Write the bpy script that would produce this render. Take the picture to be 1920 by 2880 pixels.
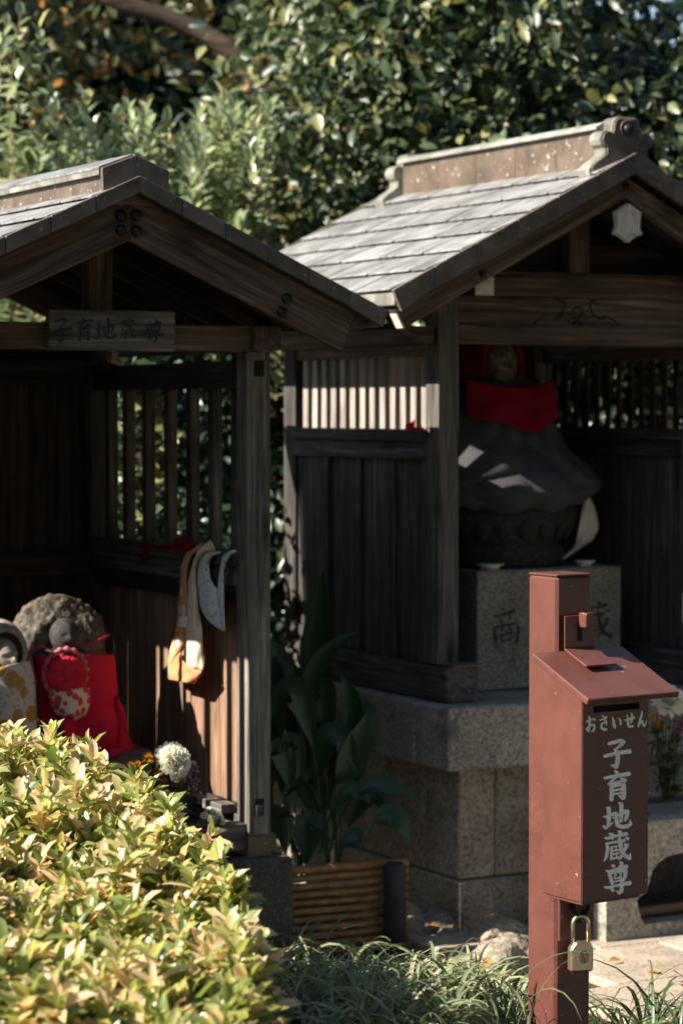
import bpy, bmesh, math, random
import numpy as np
from mathutils import Vector, Matrix, noise
random.seed(7); RNG = np.random.default_rng(11)
R_ = math.radians
scene = bpy.context.scene
COL = scene.collection
for o in list(bpy.data.objects): bpy.data.objects.remove(o)

# ------------------------------------------------------------------ camera, sky, sun, exposure
FPX, HY, CAMH = 7000.0, 1150.0, 1.6           # focal length in photo pixels, horizon row, eye height
PITCH = math.atan((1440 - HY) / FPX)
cam_d = bpy.data.cameras.new('camera'); cam = bpy.data.objects.new('camera', cam_d); COL.objects.link(cam)
cam.location = (0, 0, CAMH); cam.rotation_euler = (math.pi/2 - PITCH, 0, 0)
cam_d.sensor_fit = 'VERTICAL'; cam_d.sensor_height = 36; cam_d.sensor_width = 24; cam_d.lens = 36*FPX/2880
cam_d.clip_start = .1; cam_d.clip_end = 400
cam_d.dof.use_dof = True; cam_d.dof.focus_distance = 5.8; cam_d.dof.aperture_fstop = 3.5
scene.camera = cam
SUN_EL, SUN_AZ = 35.0, 22.5                  # elevation; degrees from -X towards the camera
ce = math.cos(R_(SUN_EL))
LDIR = Vector((-math.cos(R_(SUN_AZ))*ce, -math.sin(R_(SUN_AZ))*ce, math.sin(R_(SUN_EL))))
world = bpy.data.worlds.new('World'); scene.world = world; world.use_nodes = True
wn = world.node_tree.nodes; wl = world.node_tree.links
sky = wn.new('ShaderNodeTexSky'); sky.sky_type = 'NISHITA'; sky.sun_disc = False
sky.sun_elevation = R_(SUN_EL); sky.sun_rotation = math.atan2(LDIR.x, LDIR.y)
sky.air_density = 1.0; sky.dust_density = .4; sky.ozone_density = 1.0
wl.new(sky.outputs[0], wn['Background'].inputs[0]); wn['Background'].inputs[1].default_value = .07
sun_d = bpy.data.lights.new('sun', 'SUN'); sun_d.energy = 5.0; sun_d.angle = R_(.53); sun_d.color = (1, .92, .80)
sun = bpy.data.objects.new('sun', sun_d); COL.objects.link(sun)
sun.rotation_euler = LDIR.to_track_quat('Z', 'Y').to_euler()
vs = scene.view_settings; vs.view_transform = 'Standard'; vs.look = 'None'; vs.gamma = 1; vs.use_curve_mapping = False
vs.exposure = 1.4
scene.cycles.max_bounces = 6; scene.cycles.transmission_bounces = 3; scene.cycles.diffuse_bounces = 3

# ------------------------------------------------------------------ photo pixels -> directions
CP, SP = math.cos(PITCH), math.sin(PITCH)
CAM = np.array([0, 0, CAMH])
def ray(x, y):
    a = (x - 960.0, FPX, 1440.0 - y)
    return np.array([a[0], a[1]*CP + a[2]*SP, -a[1]*SP + a[2]*CP])
def at_depth(x, y, d): r = ray(x, y); return CAM + r*d/r[1]
def at_z(x, y, z): r = ray(x, y); return CAM + r*(z - CAMH)/r[2]
class Frame:                                   # a frame on the ground: u right along its front, v to its back, in units of `unit` metres
    def __init__(s, o, th, unit=1.0, z0=0.0):
        t = R_(th); s.th = t; s.o = np.array([o[0], o[1], z0]); s.unit = unit
        s.u = np.array([math.cos(t), math.sin(t), 0]); s.v = np.array([-math.sin(t), math.cos(t), 0])
    def onv(s, x, y, v):
        r = ray(x, y); k = ((s.o + v*s.unit*s.v - CAM) @ s.v)/(r @ s.v); P = (CAM + r*k - s.o)/s.unit
        return Vector((P @ s.u, v, P[2]))
    def onu(s, x, y, u):
        r = ray(x, y); k = ((s.o + u*s.unit*s.u - CAM) @ s.u)/(r @ s.u); P = (CAM + r*k - s.o)/s.unit
        return Vector((u, P @ s.v, P[2]))
    def w(s, u, v, z): P = s.o + (u*s.u + v*s.v)*s.unit; return Vector((P[0], P[1], s.o[2] + z*s.unit))
TH = 28.5
UNIT_L = .9615                                 # the left shrine is a little smaller and stands a little nearer
_pl, _pr = at_depth(697, 1440, 7.0), at_depth(1231, 1440, 7.6)
_u = np.array([math.cos(R_(TH)), math.sin(R_(TH)), 0])
FL = Frame(_pl - .461*UNIT_L*_u, TH, UNIT_L, .0615)                  # left shrine: centre of its front plane
FR = Frame(_pr + .52*_u, TH)                   # right shrine
FB = Frame(at_depth(1565, 1440, 5.38), 34.0)   # offertory box: front left edge of its post

# ------------------------------------------------------------------ materials
MATS = {}
def nt_new(name):
    m = bpy.data.materials.new(name); m.use_nodes = True; MATS[name] = m
    n = m.node_tree.nodes; b = n['Principled BSDF']
    return m, n, m.node_tree.links, b
def ramp(n, stops, interp='LINEAR'):
    r = n.new('ShaderNodeValToRGB'); cr = r.color_ramp; cr.interpolation = interp
    while len(cr.elements) < len(stops): cr.elements.new(.5)
    for e, (p, c) in zip(cr.elements, stops):
        e.position = p; e.color = (*c, 1) if len(c) == 3 else c
    return r
def noisen(n, l, vec, scale, detail=4, rough=.55, dist=0):
    t = n.new('ShaderNodeTexNoise'); t.inputs['Scale'].default_value = scale; t.inputs['Detail'].default_value = detail
    t.inputs['Roughness'].default_value = rough; t.inputs['Distortion'].default_value = dist
    if vec is not None: l.new(vec, t.inputs['Vector'])
    return t
def mixc(n, l, a, b, fac, mode='MIX'):
    m = n.new('ShaderNodeMix'); m.data_type = 'RGBA'; m.blend_type = mode
    for sock, v in ((m.inputs[0], fac), (m.inputs[6], a), (m.inputs[7], b)):
        if hasattr(v, 'is_linked') or hasattr(v, 'links'): l.new(v, sock)
        elif isinstance(v, (int, float)): sock.default_value = v
        else: sock.default_value = (*v, 1)
    return m.outputs[2]
def mathn(n, l, op, a, b=None):
    m = n.new('ShaderNodeMath'); m.operation = op
    for sock, v in ((m.inputs[0], a), (m.inputs[1], b)):
        if v is None: continue
        if hasattr(v, 'links'): l.new(v, sock)
        else: sock.default_value = v
    return m.outputs[0]
def objcoord(n, l, jitter=True, scale=(1, 1, 1)):
    tc = n.new('ShaderNodeTexCoord'); mp = n.new('ShaderNodeMapping'); l.new(tc.outputs['Object'], mp.inputs['Vector'])
    mp.inputs['Scale'].default_value = scale
    if jitter:
        oi = n.new('ShaderNodeObjectInfo'); k = mathn(n, l, 'MULTIPLY', oi.outputs['Random'], 37.0)
        cx = n.new('ShaderNodeCombineXYZ'); l.new(k, cx.inputs[0]); l.new(k, cx.inputs[1]); l.new(k, cx.inputs[2])
        l.new(cx.outputs[0], mp.inputs['Location'])
    return mp.outputs[0]
def bump(n, l, b, h, strength=.4, dist=.01):
    bp = n.new('ShaderNodeBump'); bp.inputs['Strength'].default_value = strength; bp.inputs['Distance'].default_value = dist
    l.new(h, bp.inputs['Height']); l.new(bp.outputs[0], b.inputs['Normal'])
def wood(name, dark, mid, light, rough=.75, grain=1.0, bstr=.5):
    m, n, l, b = nt_new(name)
    v = objcoord(n, l, True, (1.3*grain, 26*grain, 26*grain))
    a = noisen(n, l, v, 2.0, 6, .62, .9)
    v2 = objcoord(n, l, True, (3*grain, 150*grain, 150*grain))
    f = noisen(n, l, v2, 1.5, 3, .6)
    v3 = objcoord(n, l, True, (2.2, 3.2, 3.2)); blot = noisen(n, l, v3, 2.2, 4, .6)
    c = ramp(n, [(.28, dark), (.5, mid), (.72, light)]); l.new(a.outputs[0], c.inputs[0])
    fr = ramp(n, [(.3, (.55, .55, .55)), (.62, (1.08, 1.08, 1.08))]); l.new(f.outputs[0], fr.inputs[0])
    col = mixc(n, l, c.outputs[0], fr.outputs[0], .8, 'MULTIPLY')
    br = ramp(n, [(.3, (.62, .6, .6)), (.7, (1.15, 1.12, 1.1))]); l.new(blot.outputs[0], br.inputs[0])
    col = mixc(n, l, col, br.outputs[0], .75, 'MULTIPLY')
    kv = n.new('ShaderNodeTexVoronoi'); kv.inputs['Scale'].default_value = 1.0; l.new(objcoord(n, l, True, (2.4, 11, 11)), kv.inputs['Vector'])
    kr = ramp(n, [(.05, (.22, .19, .17)), (.13, (.6, .56, .52)), (.2, (1, 1, 1))]); l.new(kv.outputs['Distance'], kr.inputs[0])
    col = mixc(n, l, col, kr.outputs[0], .9, 'MULTIPLY')
    oi = n.new('ShaderNodeObjectInfo'); rv = ramp(n, [(0, (.72, .72, .74)), (1, (1.22, 1.18, 1.12))]); l.new(oi.outputs['Random'], rv.inputs[0])
    col = mixc(n, l, col, rv.outputs[0], .8, 'MULTIPLY')
    l.new(col, b.inputs['Base Color']); b.inputs['Roughness'].default_value = rough; b.inputs['Specular IOR Level'].default_value = .25
    h = mathn(n, l, 'ADD', a.outputs[0], mathn(n, l, 'MULTIPLY', f.outputs[0], .6)); bump(n, l, b, h, bstr, .004)
    return m
W_OLD = wood('weathered_wood', (.022, .021, .02), (.088, .083, .076), (.2, .188, .17))
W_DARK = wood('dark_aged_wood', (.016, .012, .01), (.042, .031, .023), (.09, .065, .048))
W_WARM = wood('warm_bare_wood', (.10, .062, .042), (.22, .14, .092), (.34, .225, .155), grain=.8)
W_GREY = wood('silvered_wood', (.04, .036, .033), (.15, .138, .124), (.31, .285, .255))
W_PALE = wood('sunlit_pale_wood', (.2, .17, .145), (.46, .41, .355), (.68, .63, .56))  # pale colour carries the blown-out sunlight on the lattice bars
W_BARGE = wood('brown_gable_wood', (.03, .022, .017), (.135, .1, .077), (.31, .24, .19), grain=.9)
W_BACK = wood('dark_board', (.014, .011, .009), (.05, .038, .03), (.11, .084, .066))  # dark brown, for back boards and inner rails

def stone(name, base, dark, light, scale=160, bs=.35, blotch=(.55, 1.2), rough=.85):
    m, n, l, b = nt_new(name)
    v = objcoord(n, l, True)
    a = noisen(n, l, v, scale, 2, .7); c = noisen(n, l, v, 3.0, 6, .65)
    cr = ramp(n, [(.36, dark), (.47, base), (.56, base), (.66, light)]); l.new(a.outputs[0], cr.inputs[0])
    br = ramp(n, [(.3, (blotch[0],)*3), (.68, (blotch[1], blotch[1]*.98, blotch[1]*.93))]); l.new(c.outputs[0], br.inputs[0])
    col = mixc(n, l, cr.outputs[0], br.outputs[0], 1.0, 'MULTIPLY')
    s = noisen(n, l, v, 7.5, 5, .7, .4); sr = ramp(n, [(.60, (0, 0, 0)), (.68, (1, 1, 1))]); l.new(s.outputs[0], sr.inputs[0])
    col = mixc(n, l, col, tuple(x*.32 for x in base), mathn(n, l, 'MULTIPLY', sr.outputs[0], .8))
    l.new(col, b.inputs['Base Color']); b.inputs['Roughness'].default_value = rough
    h = mathn(n, l, 'ADD', a.outputs[0], mathn(n, l, 'MULTIPLY', c.outputs[0], 1.2)); bump(n, l, b, h, bs, .006)
    return m
S_KERB = stone('grey_granite', (.36, .33, .285), (.15, .135, .12), (.56, .52, .46), 105)
S_BASE = stone('brown_granite', (.33, .275, .215), (.15, .125, .10), (.48, .41, .33), 85, .8)
S_PED = stone('polished_speckled_granite', (.22, .205, .17), (.05, .05, .05), (.52, .48, .40), 210, .1)
S_PAVE = stone('sandy_pavement_granite', (.46, .37, .28), (.27, .21, .16), (.62, .53, .43), 95, .35)
S_LAVA = stone('rough_lava_stone', (.115, .095, .075), (.035, .03, .025), (.21, .175, .14), 45, 1.0, (.35, 1.3))
S_DARK = stone('dark_smooth_stone', (.07, .062, .055), (.04, .036, .032), (.12, .105, .09), 90, .15)
S_BASE2 = stone('blackened_bronze_stone', (.028, .026, .025), (.014, .013, .013), (.06, .052, .042), 60, .4)
S_FACE = stone('dark_face_stone', (.13, .11, .085), (.07, .06, .05), (.34, .26, .15), 22, .2)  # dark stone mottled with ochre
S_JIZO = stone('carved_grey_stone', (.33, .29, .24), (.19, .165, .14), (.46, .41, .35), 140, .25)
S_ROCK = stone('garden_rock', (.36, .29, .22), (.18, .145, .115), (.52, .44, .35), 60, .7)

def plain(name, col, rough=.6, metal=0, spec=.5, bsc=0, bst=.2, var=.25, vsc=12):
    m, n, l, b = nt_new(name)
    v = objcoord(n, l, True); a = noisen(n, l, v, vsc, 5, .6)
    r = ramp(n, [(.3, tuple(c*(1 - var) for c in col)), (.7, tuple(min(1, c*(1 + var*.7)) for c in col))]); l.new(a.outputs[0], r.inputs[0])
    l.new(r.outputs[0], b.inputs['Base Color']); b.inputs['Roughness'].default_value = rough; b.inputs['Metallic'].default_value = metal
    b.inputs['Specular IOR Level'].default_value = spec
    if bsc: t = noisen(n, l, v, bsc, 3, .6); bump(n, l, b, t.outputs[0], bst, .003)
    return m
def copper_sheet(name, dark, mid, light, rough, fleck=.0, streak=(3, 34, 34)):
    m, n, l, b = nt_new(name)
    v = objcoord(n, l, True, streak); a = noisen(n, l, v, 1.4, 6, .66, .3)
    v2 = objcoord(n, l, True); blot = noisen(n, l, v2, 6, 5, .65)
    mixf = mathn(n, l, 'MULTIPLY', mathn(n, l, 'ADD', a.outputs[0], blot.outputs[0]), .5)
    c = ramp(n, [(.36, dark), (.48, mid), (.6, light)]); l.new(mixf, c.inputs[0])
    col = c.outputs[0]
    if fleck:
        f = noisen(n, l, v2, 60, 2, .5); fr = ramp(n, [(.66, (0, 0, 0)), (.72, (1, 1, 1))]); l.new(f.outputs[0], fr.inputs[0])
        col = mixc(n, l, col, (.62, .57, .5), mathn(n, l, 'MULTIPLY', fr.outputs[0], fleck))
    l.new(col, b.inputs['Base Color']); b.inputs['Metallic'].default_value = .12; b.inputs['Specular IOR Level'].default_value = .6
    rr = n.new('ShaderNodeMapRange'); l.new(blot.outputs[0], rr.inputs[0]); rr.inputs[3].default_value = rough - .1; rr.inputs[4].default_value = rough + .15
    l.new(rr.outputs[0], b.inputs['Roughness']); bump(n, l, b, mixf, .25, .003)
    return m
C_TILE = copper_sheet('pale_patina_copper', (.095, .088, .08), (.215, .213, .208), (.39, .395, .395), .36)
C_BROWN = copper_sheet('brown_copper', (.062, .043, .029), (.105, .074, .05), (.15, .108, .076), .5, .9, (8, 8, 8))
C_DARK = copper_sheet('dark_verge_copper', (.06, .047, .04), (.11, .086, .07), (.17, .135, .11), .5, .35, (10, 10, 10))
C_GREEN = copper_sheet('verdigris_copper', (.10, .095, .075), (.19, .18, .145), (.33, .34, .28), .5, .3, (9, 9, 9))
C_CAP = copper_sheet('pale_green_copper', (.15, .145, .12), (.27, .27, .235), (.4, .41, .36), .42, .4, (9, 9, 9))

def red_paint():
    m, n, l, b = nt_new('red_brown_paint')
    v = objcoord(n, l, True); a = noisen(n, l, v, 14, 6, .6); s = noisen(n, l, objcoord(n, l, True, (60, 60, 6)), 1.5, 4, .7)
    c = ramp(n, [(.3, (.096, .034, .024)), (.7, (.132, .047, .033))]); l.new(a.outputs[0], c.inputs[0])
    k = ramp(n, [(.60, (0, 0, 0)), (.72, (1, 1, 1))]); l.new(s.outputs[0], k.inputs[0])
    col = mixc(n, l, c.outputs[0], (.06, .03, .024), mathn(n, l, 'MULTIPLY', k.outputs[0], .55))
    vo = n.new('ShaderNodeTexVoronoi'); vo.feature = 'DISTANCE_TO_EDGE'; vo.inputs['Scale'].default_value = 26
    wv = noisen(n, l, v, 30, 4, .7); av = n.new('ShaderNodeVectorMath'); av.operation = 'MULTIPLY_ADD'; l.new(wv.outputs['Color'], av.inputs[0]); av.inputs[1].default_value = (.09, .09, .09); l.new(v, av.inputs[2]); l.new(av.outputs[0], vo.inputs['Vector'])
    ck = ramp(n, [(.012, (1, 1, 1)), (.03, (0, 0, 0))]); l.new(vo.outputs['Distance'], ck.inputs[0])
    cm = noisen(n, l, v, 6, 3, .6); cmr = ramp(n, [(.5, (0, 0, 0)), (.6, (1, 1, 1))]); l.new(cm.outputs[0], cmr.inputs[0])
    col = mixc(n, l, col, (.035, .02, .017), mathn(n, l, 'MULTIPLY', mathn(n, l, 'MULTIPLY', ck.outputs[0], cmr.outputs[0]), .75))
    p = noisen(n, l, v, 70, 3, .6); pk = ramp(n, [(.68, (0, 0, 0)), (.72, (1, 1, 1))]); l.new(p.outputs[0], pk.inputs[0])
    p2 = noisen(n, l, v, 9, 2, .5); pk2 = ramp(n, [(.5, (0, 0, 0)), (.62, (1, 1, 1))]); l.new(p2.outputs[0], pk2.inputs[0])
    col = mixc(n, l, col, (.42, .25, .18), mathn(n, l, 'MULTIPLY', pk.outputs[0], pk2.outputs[0]))
    l.new(col, b.inputs['Base Color']); b.inputs['Roughness'].default_value = .42; b.inputs['Specular IOR Level'].default_value = .5
    bump(n, l, b, mathn(n, l, 'ADD', a.outputs[0], s.outputs[0]), .12, .003)
    return m
P_RED = red_paint()
P_WHITE = plain('white_letter_paint', (.88, .86, .82), .55, var=.18, vsc=60)
P_INK = plain('black_brush_ink', (.012, .014, .018), .6, var=.4, vsc=70)
P_CARVE = plain('carved_dark_paint', (.035, .02, .024), .7, var=.6, vsc=80)
P_CHALK = plain('flaking_white_paint', (.66, .6, .5), .8, var=.3, vsc=45, bsc=60)
M_IRON = plain('black_iron', (.022, .024, .026), .45, .5, var=.4, vsc=50)
M_NICKEL = plain('worn_nickel_brass', (.66, .53, .37), .3, .9, var=.12, vsc=30)
M_VOID = plain('dark_hollow', (.006, .006, .007), .9)
T_RED = plain('red_cotton', (.47, .011, .042), .8, spec=.15, bsc=220, bst=.15, var=.15, vsc=8)
T_CRIMSON = plain('dark_crimson_cotton', (.21, .006, .022), .85, spec=.12, bsc=220, bst=.15, var=.2, vsc=8)
T_PINK = plain('pink_ruffle', (.5, .14, .15), .9, spec=.1, var=.5, vsc=70)
T_KNIT = plain('fuzzy_red_wool', (.6, .03, .05), .95, spec=.05, bsc=120, bst=.8, var=.3, vsc=50)
T_GREY = plain('faded_grey_robe', (.064, .062, .068), .85, spec=.15, bsc=160, bst=.2, var=.25, vsc=9)
T_WHITE = plain('white_cotton', (.72, .68, .6), .85, spec=.15, bsc=200, bst=.15, var=.08)
T_CREAM = plain('cream_towel', (.74, .62, .43), .9, spec=.1, bsc=240, bst=.25, var=.1)
T_ORANGE = plain('orange_cotton', (.62, .25, .115), .85, spec=.12, bsc=200, bst=.15, var=.12)
CER = plain('white_dish_glaze', (.72, .7, .64), .3, var=.15)
def printed(name, base, spots, scale, thr=.18, rough=.85):
    m, n, l, b = nt_new(name)
    v = objcoord(n, l, False)
    col = base
    for k, (c, sc, th) in enumerate(spots):
        vo = n.new('ShaderNodeTexVoronoi'); vo.inputs['Scale'].default_value = sc; mp = n.new('ShaderNodeMapping')
        mp.inputs['Location'].default_value = (k*3.3, k*1.7, k*2.9); l.new(v, mp.inputs[0]); l.new(mp.outputs[0], vo.inputs['Vector'])
        r = ramp(n, [(th, (1, 1, 1)), (th + .03, (0, 0, 0))]); l.new(vo.outputs['Distance'], r.inputs[0])
        col = mixc(n, l, col, c, r.outputs[0])
    l.new(col, b.inputs['Base Color']); b.inputs['Roughness'].default_value = rough; b.inputs['Specular IOR Level'].default_value = .15
    return m
T_BIB = printed('pale_blue_printed_cotton', (.6, .62, .6), [((.16, .2, .27), 48, .16), ((.38, .42, .44), 30, .22)], 30)
T_PRINT = printed('orange_print_towel', (.6, .3, .16), [((.66, .3, .03), 26, .36), ((.6, .62, .52), 19, .3), ((.05, .05, .05), 42, .13)], 30)
T_ROSE = printed('white_cotton_red_dots', (.66, .55, .45), [((.52, .06, .055), 36, .42)], 30)
T_FLORAL = printed('white_cotton_ochre_print', (.56, .50, .44), [((.40, .22, .05), 15, .38), ((.38, .3, .3), 55, .28)], 30)
T_BLACKFLOWER = printed('black_floral_cotton', (.008, .008, .012), [((.55, .5, .4), 55, .2), ((.4, .05, .08), 48, .13)], 30)

def leafmat(name, c0, c1, c2=None, rough=.35, trans=.4, spec=.5, amt=.15):
    m, n, l, b = nt_new(name)
    g = n.new('ShaderNodeNewGeometry')
    st = [(0, c0), (.75, c1)] if c2 is None else [(0, c0), (.99 - amt, c1), (1.0 - amt*.5, c2)]
    r = ramp(n, st); l.new(g.outputs['Random Per Island'], r.inputs[0])
    l.new(r.outputs[0], b.inputs['Base Color']); b.inputs['Roughness'].default_value = rough; b.inputs['Specular IOR Level'].default_value = spec
    t = n.new('ShaderNodeBsdfTranslucent')
    tm = mixc(n, l, r.outputs[0], (1.0, .95, .45), .35, 'MULTIPLY'); tl = mixc(n, l, tm, (1.6, 1.6, 1.3), 1.0, 'MULTIPLY'); l.new(tl, t.inputs[0])
    mx = n.new('ShaderNodeMixShader'); mx.inputs[0].default_value = trans; l.new(b.outputs[0], mx.inputs[1]); l.new(t.outputs[0], mx.inputs[2])
    l.new(mx.outputs[0], n['Material Output'].inputs[0])
    return m
L_AZALEA = leafmat('azalea_leaf', (.085, .15, .035), (.43, .42, .15), (.74, .54, .36), .34, .42, .8, .36)  # the peach share of leaves puts blown sun highlights into the colour
L_SHRUB = leafmat('shrub_leaf', (.12, .17, .095), (.38, .44, .29), (.48, .42, .25), .34, .35, .8, .06)
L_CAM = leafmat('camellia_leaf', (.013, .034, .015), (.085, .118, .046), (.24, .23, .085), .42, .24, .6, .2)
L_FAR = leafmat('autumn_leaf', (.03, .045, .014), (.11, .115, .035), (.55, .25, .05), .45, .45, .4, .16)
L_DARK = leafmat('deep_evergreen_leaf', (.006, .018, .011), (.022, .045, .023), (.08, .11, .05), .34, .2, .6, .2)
L_GRASS = leafmat('mondo_grass_blade', (.09, .13, .055), (.29, .32, .18), (.46, .38, .22), .38, .25, .5, .1)
L_BROAD = leafmat('aspidistra_leaf', (.016, .045, .024), (.03, .075, .035), None, .35, .2, .5)
BARK = wood('tree_bark', (.02, .014, .01), (.06, .042, .03), (.13, .095, .07), .9, .5, 1.0)
STEM = plain('young_stem', (.20, .12, .05), .7)
BAMBOO = plain('ochre_bamboo', (.30, .145, .045), .5, var=.55, vsc=26, bsc=30)
P_BLACKPOST = plain('charred_post', (.025, .027, .03), .8, bsc=60, var=.4)
SOIL = stone('dark_garden_soil', (.055, .04, .028), (.025, .018, .012), (.10, .075, .05), 70, 1.0)

# ------------------------------------------------------------------ object helpers
def tag(o, label, cat, group=None, kind=None):
    if label: o['label'] = label
    if cat: o['category'] = cat
    if group: o['group'] = group
    if kind: o['kind'] = kind
    return o
def empty(name, loc, rz=0):
    o = bpy.data.objects.new(name, None); COL.objects.link(o); o.location = loc; o.rotation_euler = (0, 0, rz)
    o.empty_display_size = .1
    return o
def frame_thing(name, fr, label, cat, group=None):
    e = empty(name, tuple(fr.o), fr.th); e.scale = (fr.unit,)*3; return tag(e, label, cat, group)
LM = {}                                        # matrix of an object in its thing's frame
def put(name, me, parent, M=None):
    o = bpy.data.objects.new(name, me); COL.objects.link(o)
    M = Matrix() if M is None else M
    if parent is not None:
        o.parent = parent
        o.matrix_basis = (LM[parent.name].inverted() @ M) if parent.name in LM else M
    else: o.matrix_basis = M
    LM[o.name] = M
    return o
def mesh(verts, faces, mat, smooth=False):
    me = bpy.data.meshes.new('m'); me.from_pydata([tuple(v) for v in verts], [], faces); me.update()
    if mat: me.materials.append(mat)
    if smooth:
        for p in me.polygons: p.use_smooth = True
    return me
def bm_mesh(bm, mat, smooth=False):
    bmesh.ops.recalc_face_normals(bm, faces=bm.faces)
    me = bpy.data.meshes.new('m'); bm.to_mesh(me); bm.free()
    if mat: me.materials.append(mat)
    if smooth:
        for p in me.polygons: p.use_smooth = True
    return me
CACHE = {}
def boxmesh(d, mat, bev):
    key = (round(d[0], 4), round(d[1], 4), round(d[2], 4), mat.name, bev)
    if key in CACHE: return CACHE[key]
    bm = bmesh.new(); bmesh.ops.create_cube(bm, size=1, matrix=Matrix.Diagonal((*d, 1)))
    if bev: bmesh.ops.bevel(bm, geom=list(bm.edges), offset=min(bev, min(d)*.3), segments=1, affect='EDGES')
    CACHE[key] = bm_mesh(bm, mat); return CACHE[key]
GR = {'x': Matrix(), 'y': Matrix.Rotation(math.pi/2, 4, 'Z'), 'z': Matrix.Rotation(-math.pi/2, 4, 'Y')}
def piece(name, parent, x0, x1, y0, y1, z0, z1, mat, grain='x', bev=.0025, rot=None):
    d = (x1-x0, y1-y0, z1-z0)
    if grain == 'y': d = (d[1], d[0], d[2])
    if grain == 'z': d = (d[2], d[1], d[0])
    M = Matrix.Translation(((x0+x1)/2, (y0+y1)/2, (z0+z1)/2))
    if rot is not None: M = M @ rot
    return put(name, boxmesh(d, mat, bev), parent, M @ GR[grain])
def bar(name, parent, p0, p1, w, h, mat, up=(0, 0, 1), bev=.002):
    p0, p1 = Vector(p0), Vector(p1); x = (p1-p0); L = x.length; x.normalize(); up = Vector(up)
    y = up.cross(x).normalized(); z = x.cross(y)
    M = Matrix((x, y, z)).transposed().to_4x4(); M.translation = (p0+p1)/2
    return put(name, boxmesh((L, w, h), mat, bev), parent, M)
def prism_mesh(pts, y0, y1, mat, bev=.0015):   # polygon in x,z extruded along y
    bm = bmesh.new(); vs_ = [bm.verts.new((p[0], y0, p[1])) for p in pts]; f = bm.faces.new(vs_)
    r = bmesh.ops.extrude_face_region(bm, geom=[f]); bmesh.ops.translate(bm, verts=[v for v in r['geom'] if isinstance(v, bmesh.types.BMVert)], vec=(0, y1-y0, 0))
    if bev: bmesh.ops.bevel(bm, geom=[e for e in bm.edges if len(e.link_faces) == 2 and e.calc_face_angle(0) > .4], offset=bev, segments=1, affect='EDGES')
    return bm_mesh(bm, mat)
def prism(name, parent, pts, v0, v1, mat, ang=0, bev=.0015):
    cx = sum(p[0] for p in pts)/len(pts); cz = sum(p[1] for p in pts)/len(pts); c, s = math.cos(ang), math.sin(ang)
    q = [((p[0]-cx)*c + (p[1]-cz)*s, -(p[0]-cx)*s + (p[1]-cz)*c) for p in pts]
    M = Matrix.Translation((cx, (v0+v1)/2, cz)) @ Matrix.Rotation(-ang, 4, 'Y')
    return put(name, prism_mesh(q, -(v1-v0)/2, (v1-v0)/2, mat, bev), parent, M)
def tube_mesh(pts, rad, mat, seg=8, smooth=True):
    vs_, fs = [], []; n = len(pts); pts = [Vector(p) for p in pts]; prev = Vector((.3, .2, 1)).normalized()
    for i, p in enumerate(pts):
        d = (pts[min(i+1, n-1)] - pts[max(i-1, 0)]).normalized()
        a = prev - d*prev.dot(d)
        if a.length < 1e-4: a = Vector((1, 0, 0)) - d*d.x
        a.normalize(); b = d.cross(a); prev = a; r = rad[i] if hasattr(rad, '__len__') else rad
        for k in range(seg):
            t = 2*math.pi*k/seg; vs_.append(p + (a*math.cos(t) + b*math.sin(t))*r)
    for i in range(n-1):
        for k in range(seg): fs.append((i*seg+k, i*seg+(k+1) % seg, (i+1)*seg+(k+1) % seg, (i+1)*seg+k))
    fs.append(tuple(range(seg))[::-1]); fs.append(tuple(range((n-1)*seg, n*seg)))
    return mesh(vs_, fs, mat, smooth)
def lathe_mesh(prof, mat, seg=24, sx=1, sy=1):
    vs_, fs = [], []
    for r, z in prof:
        for k in range(seg): t = 2*math.pi*k/seg; vs_.append((r*math.cos(t)*sx, r*math.sin(t)*sy, z))
    for i in range(len(prof)-1):
        for k in range(seg): fs.append((i*seg+k, i*seg+(k+1) % seg, (i+1)*seg+(k+1) % seg, (i+1)*seg+k))
    fs.append(tuple(range(seg))[::-1]); fs.append(tuple(range((len(prof)-1)*seg, len(prof)*seg)))
    return mesh(vs_, fs, mat, True)
def tri_mesh(V, T, mat, smooth=False):         # fast mesh from arrays
    me = bpy.data.meshes.new('m'); V = np.asarray(V, np.float32); T = np.asarray(T, np.int32)
    me.vertices.add(len(V)); me.vertices.foreach_set('co', V.ravel())
    me.loops.add(T.size); me.loops.foreach_set('vertex_index', T.ravel())
    me.polygons.add(len(T)); me.polygons.foreach_set('loop_start', np.arange(0, T.size, 3, dtype=np.int32)); me.polygons.foreach_set('loop_total', np.full(len(T), 3, np.int32))
    me.update(calc_edges=True); me.validate()
    if mat: me.materials.append(mat)
    if smooth: me.polygons.foreach_set('use_smooth', np.ones(len(T), bool))
    return me
LT = np.array([[0, 0, 0], [.36, .5, .10], [.36, 0, 0], [.36, -.5, .10], [.76, .42, .06], [.76, 0, -.03], [.76, -.42, .06], [1, 0, -.10]])
LF = np.array([[0, 2, 1], [0, 3, 2], [1, 2, 5], [1, 5, 4], [2, 3, 6], [2, 6, 5], [4, 5, 7], [5, 6, 7]])
def nrm(a): return a/np.maximum(np.linalg.norm(a, axis=1, keepdims=True), 1e-9)
def leaf_arrays(P, D, N, L, W):
    D = nrm(D); S = nrm(np.cross(N, D)); N = np.cross(D, S)
    V = (P[:, None] + LT[None, :, 0, None]*D[:, None]*L[:, None, None] + LT[None, :, 1, None]*S[:, None]*W[:, None, None] + LT[None, :, 2, None]*N[:, None]*L[:, None, None])
    T = LF[None] + 8*np.arange(len(P))[:, None, None]
    return V.reshape(-1, 3), T.reshape(-1, 3)
def rand_dir(n): return nrm(RNG.normal(size=(n, 3)))
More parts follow.
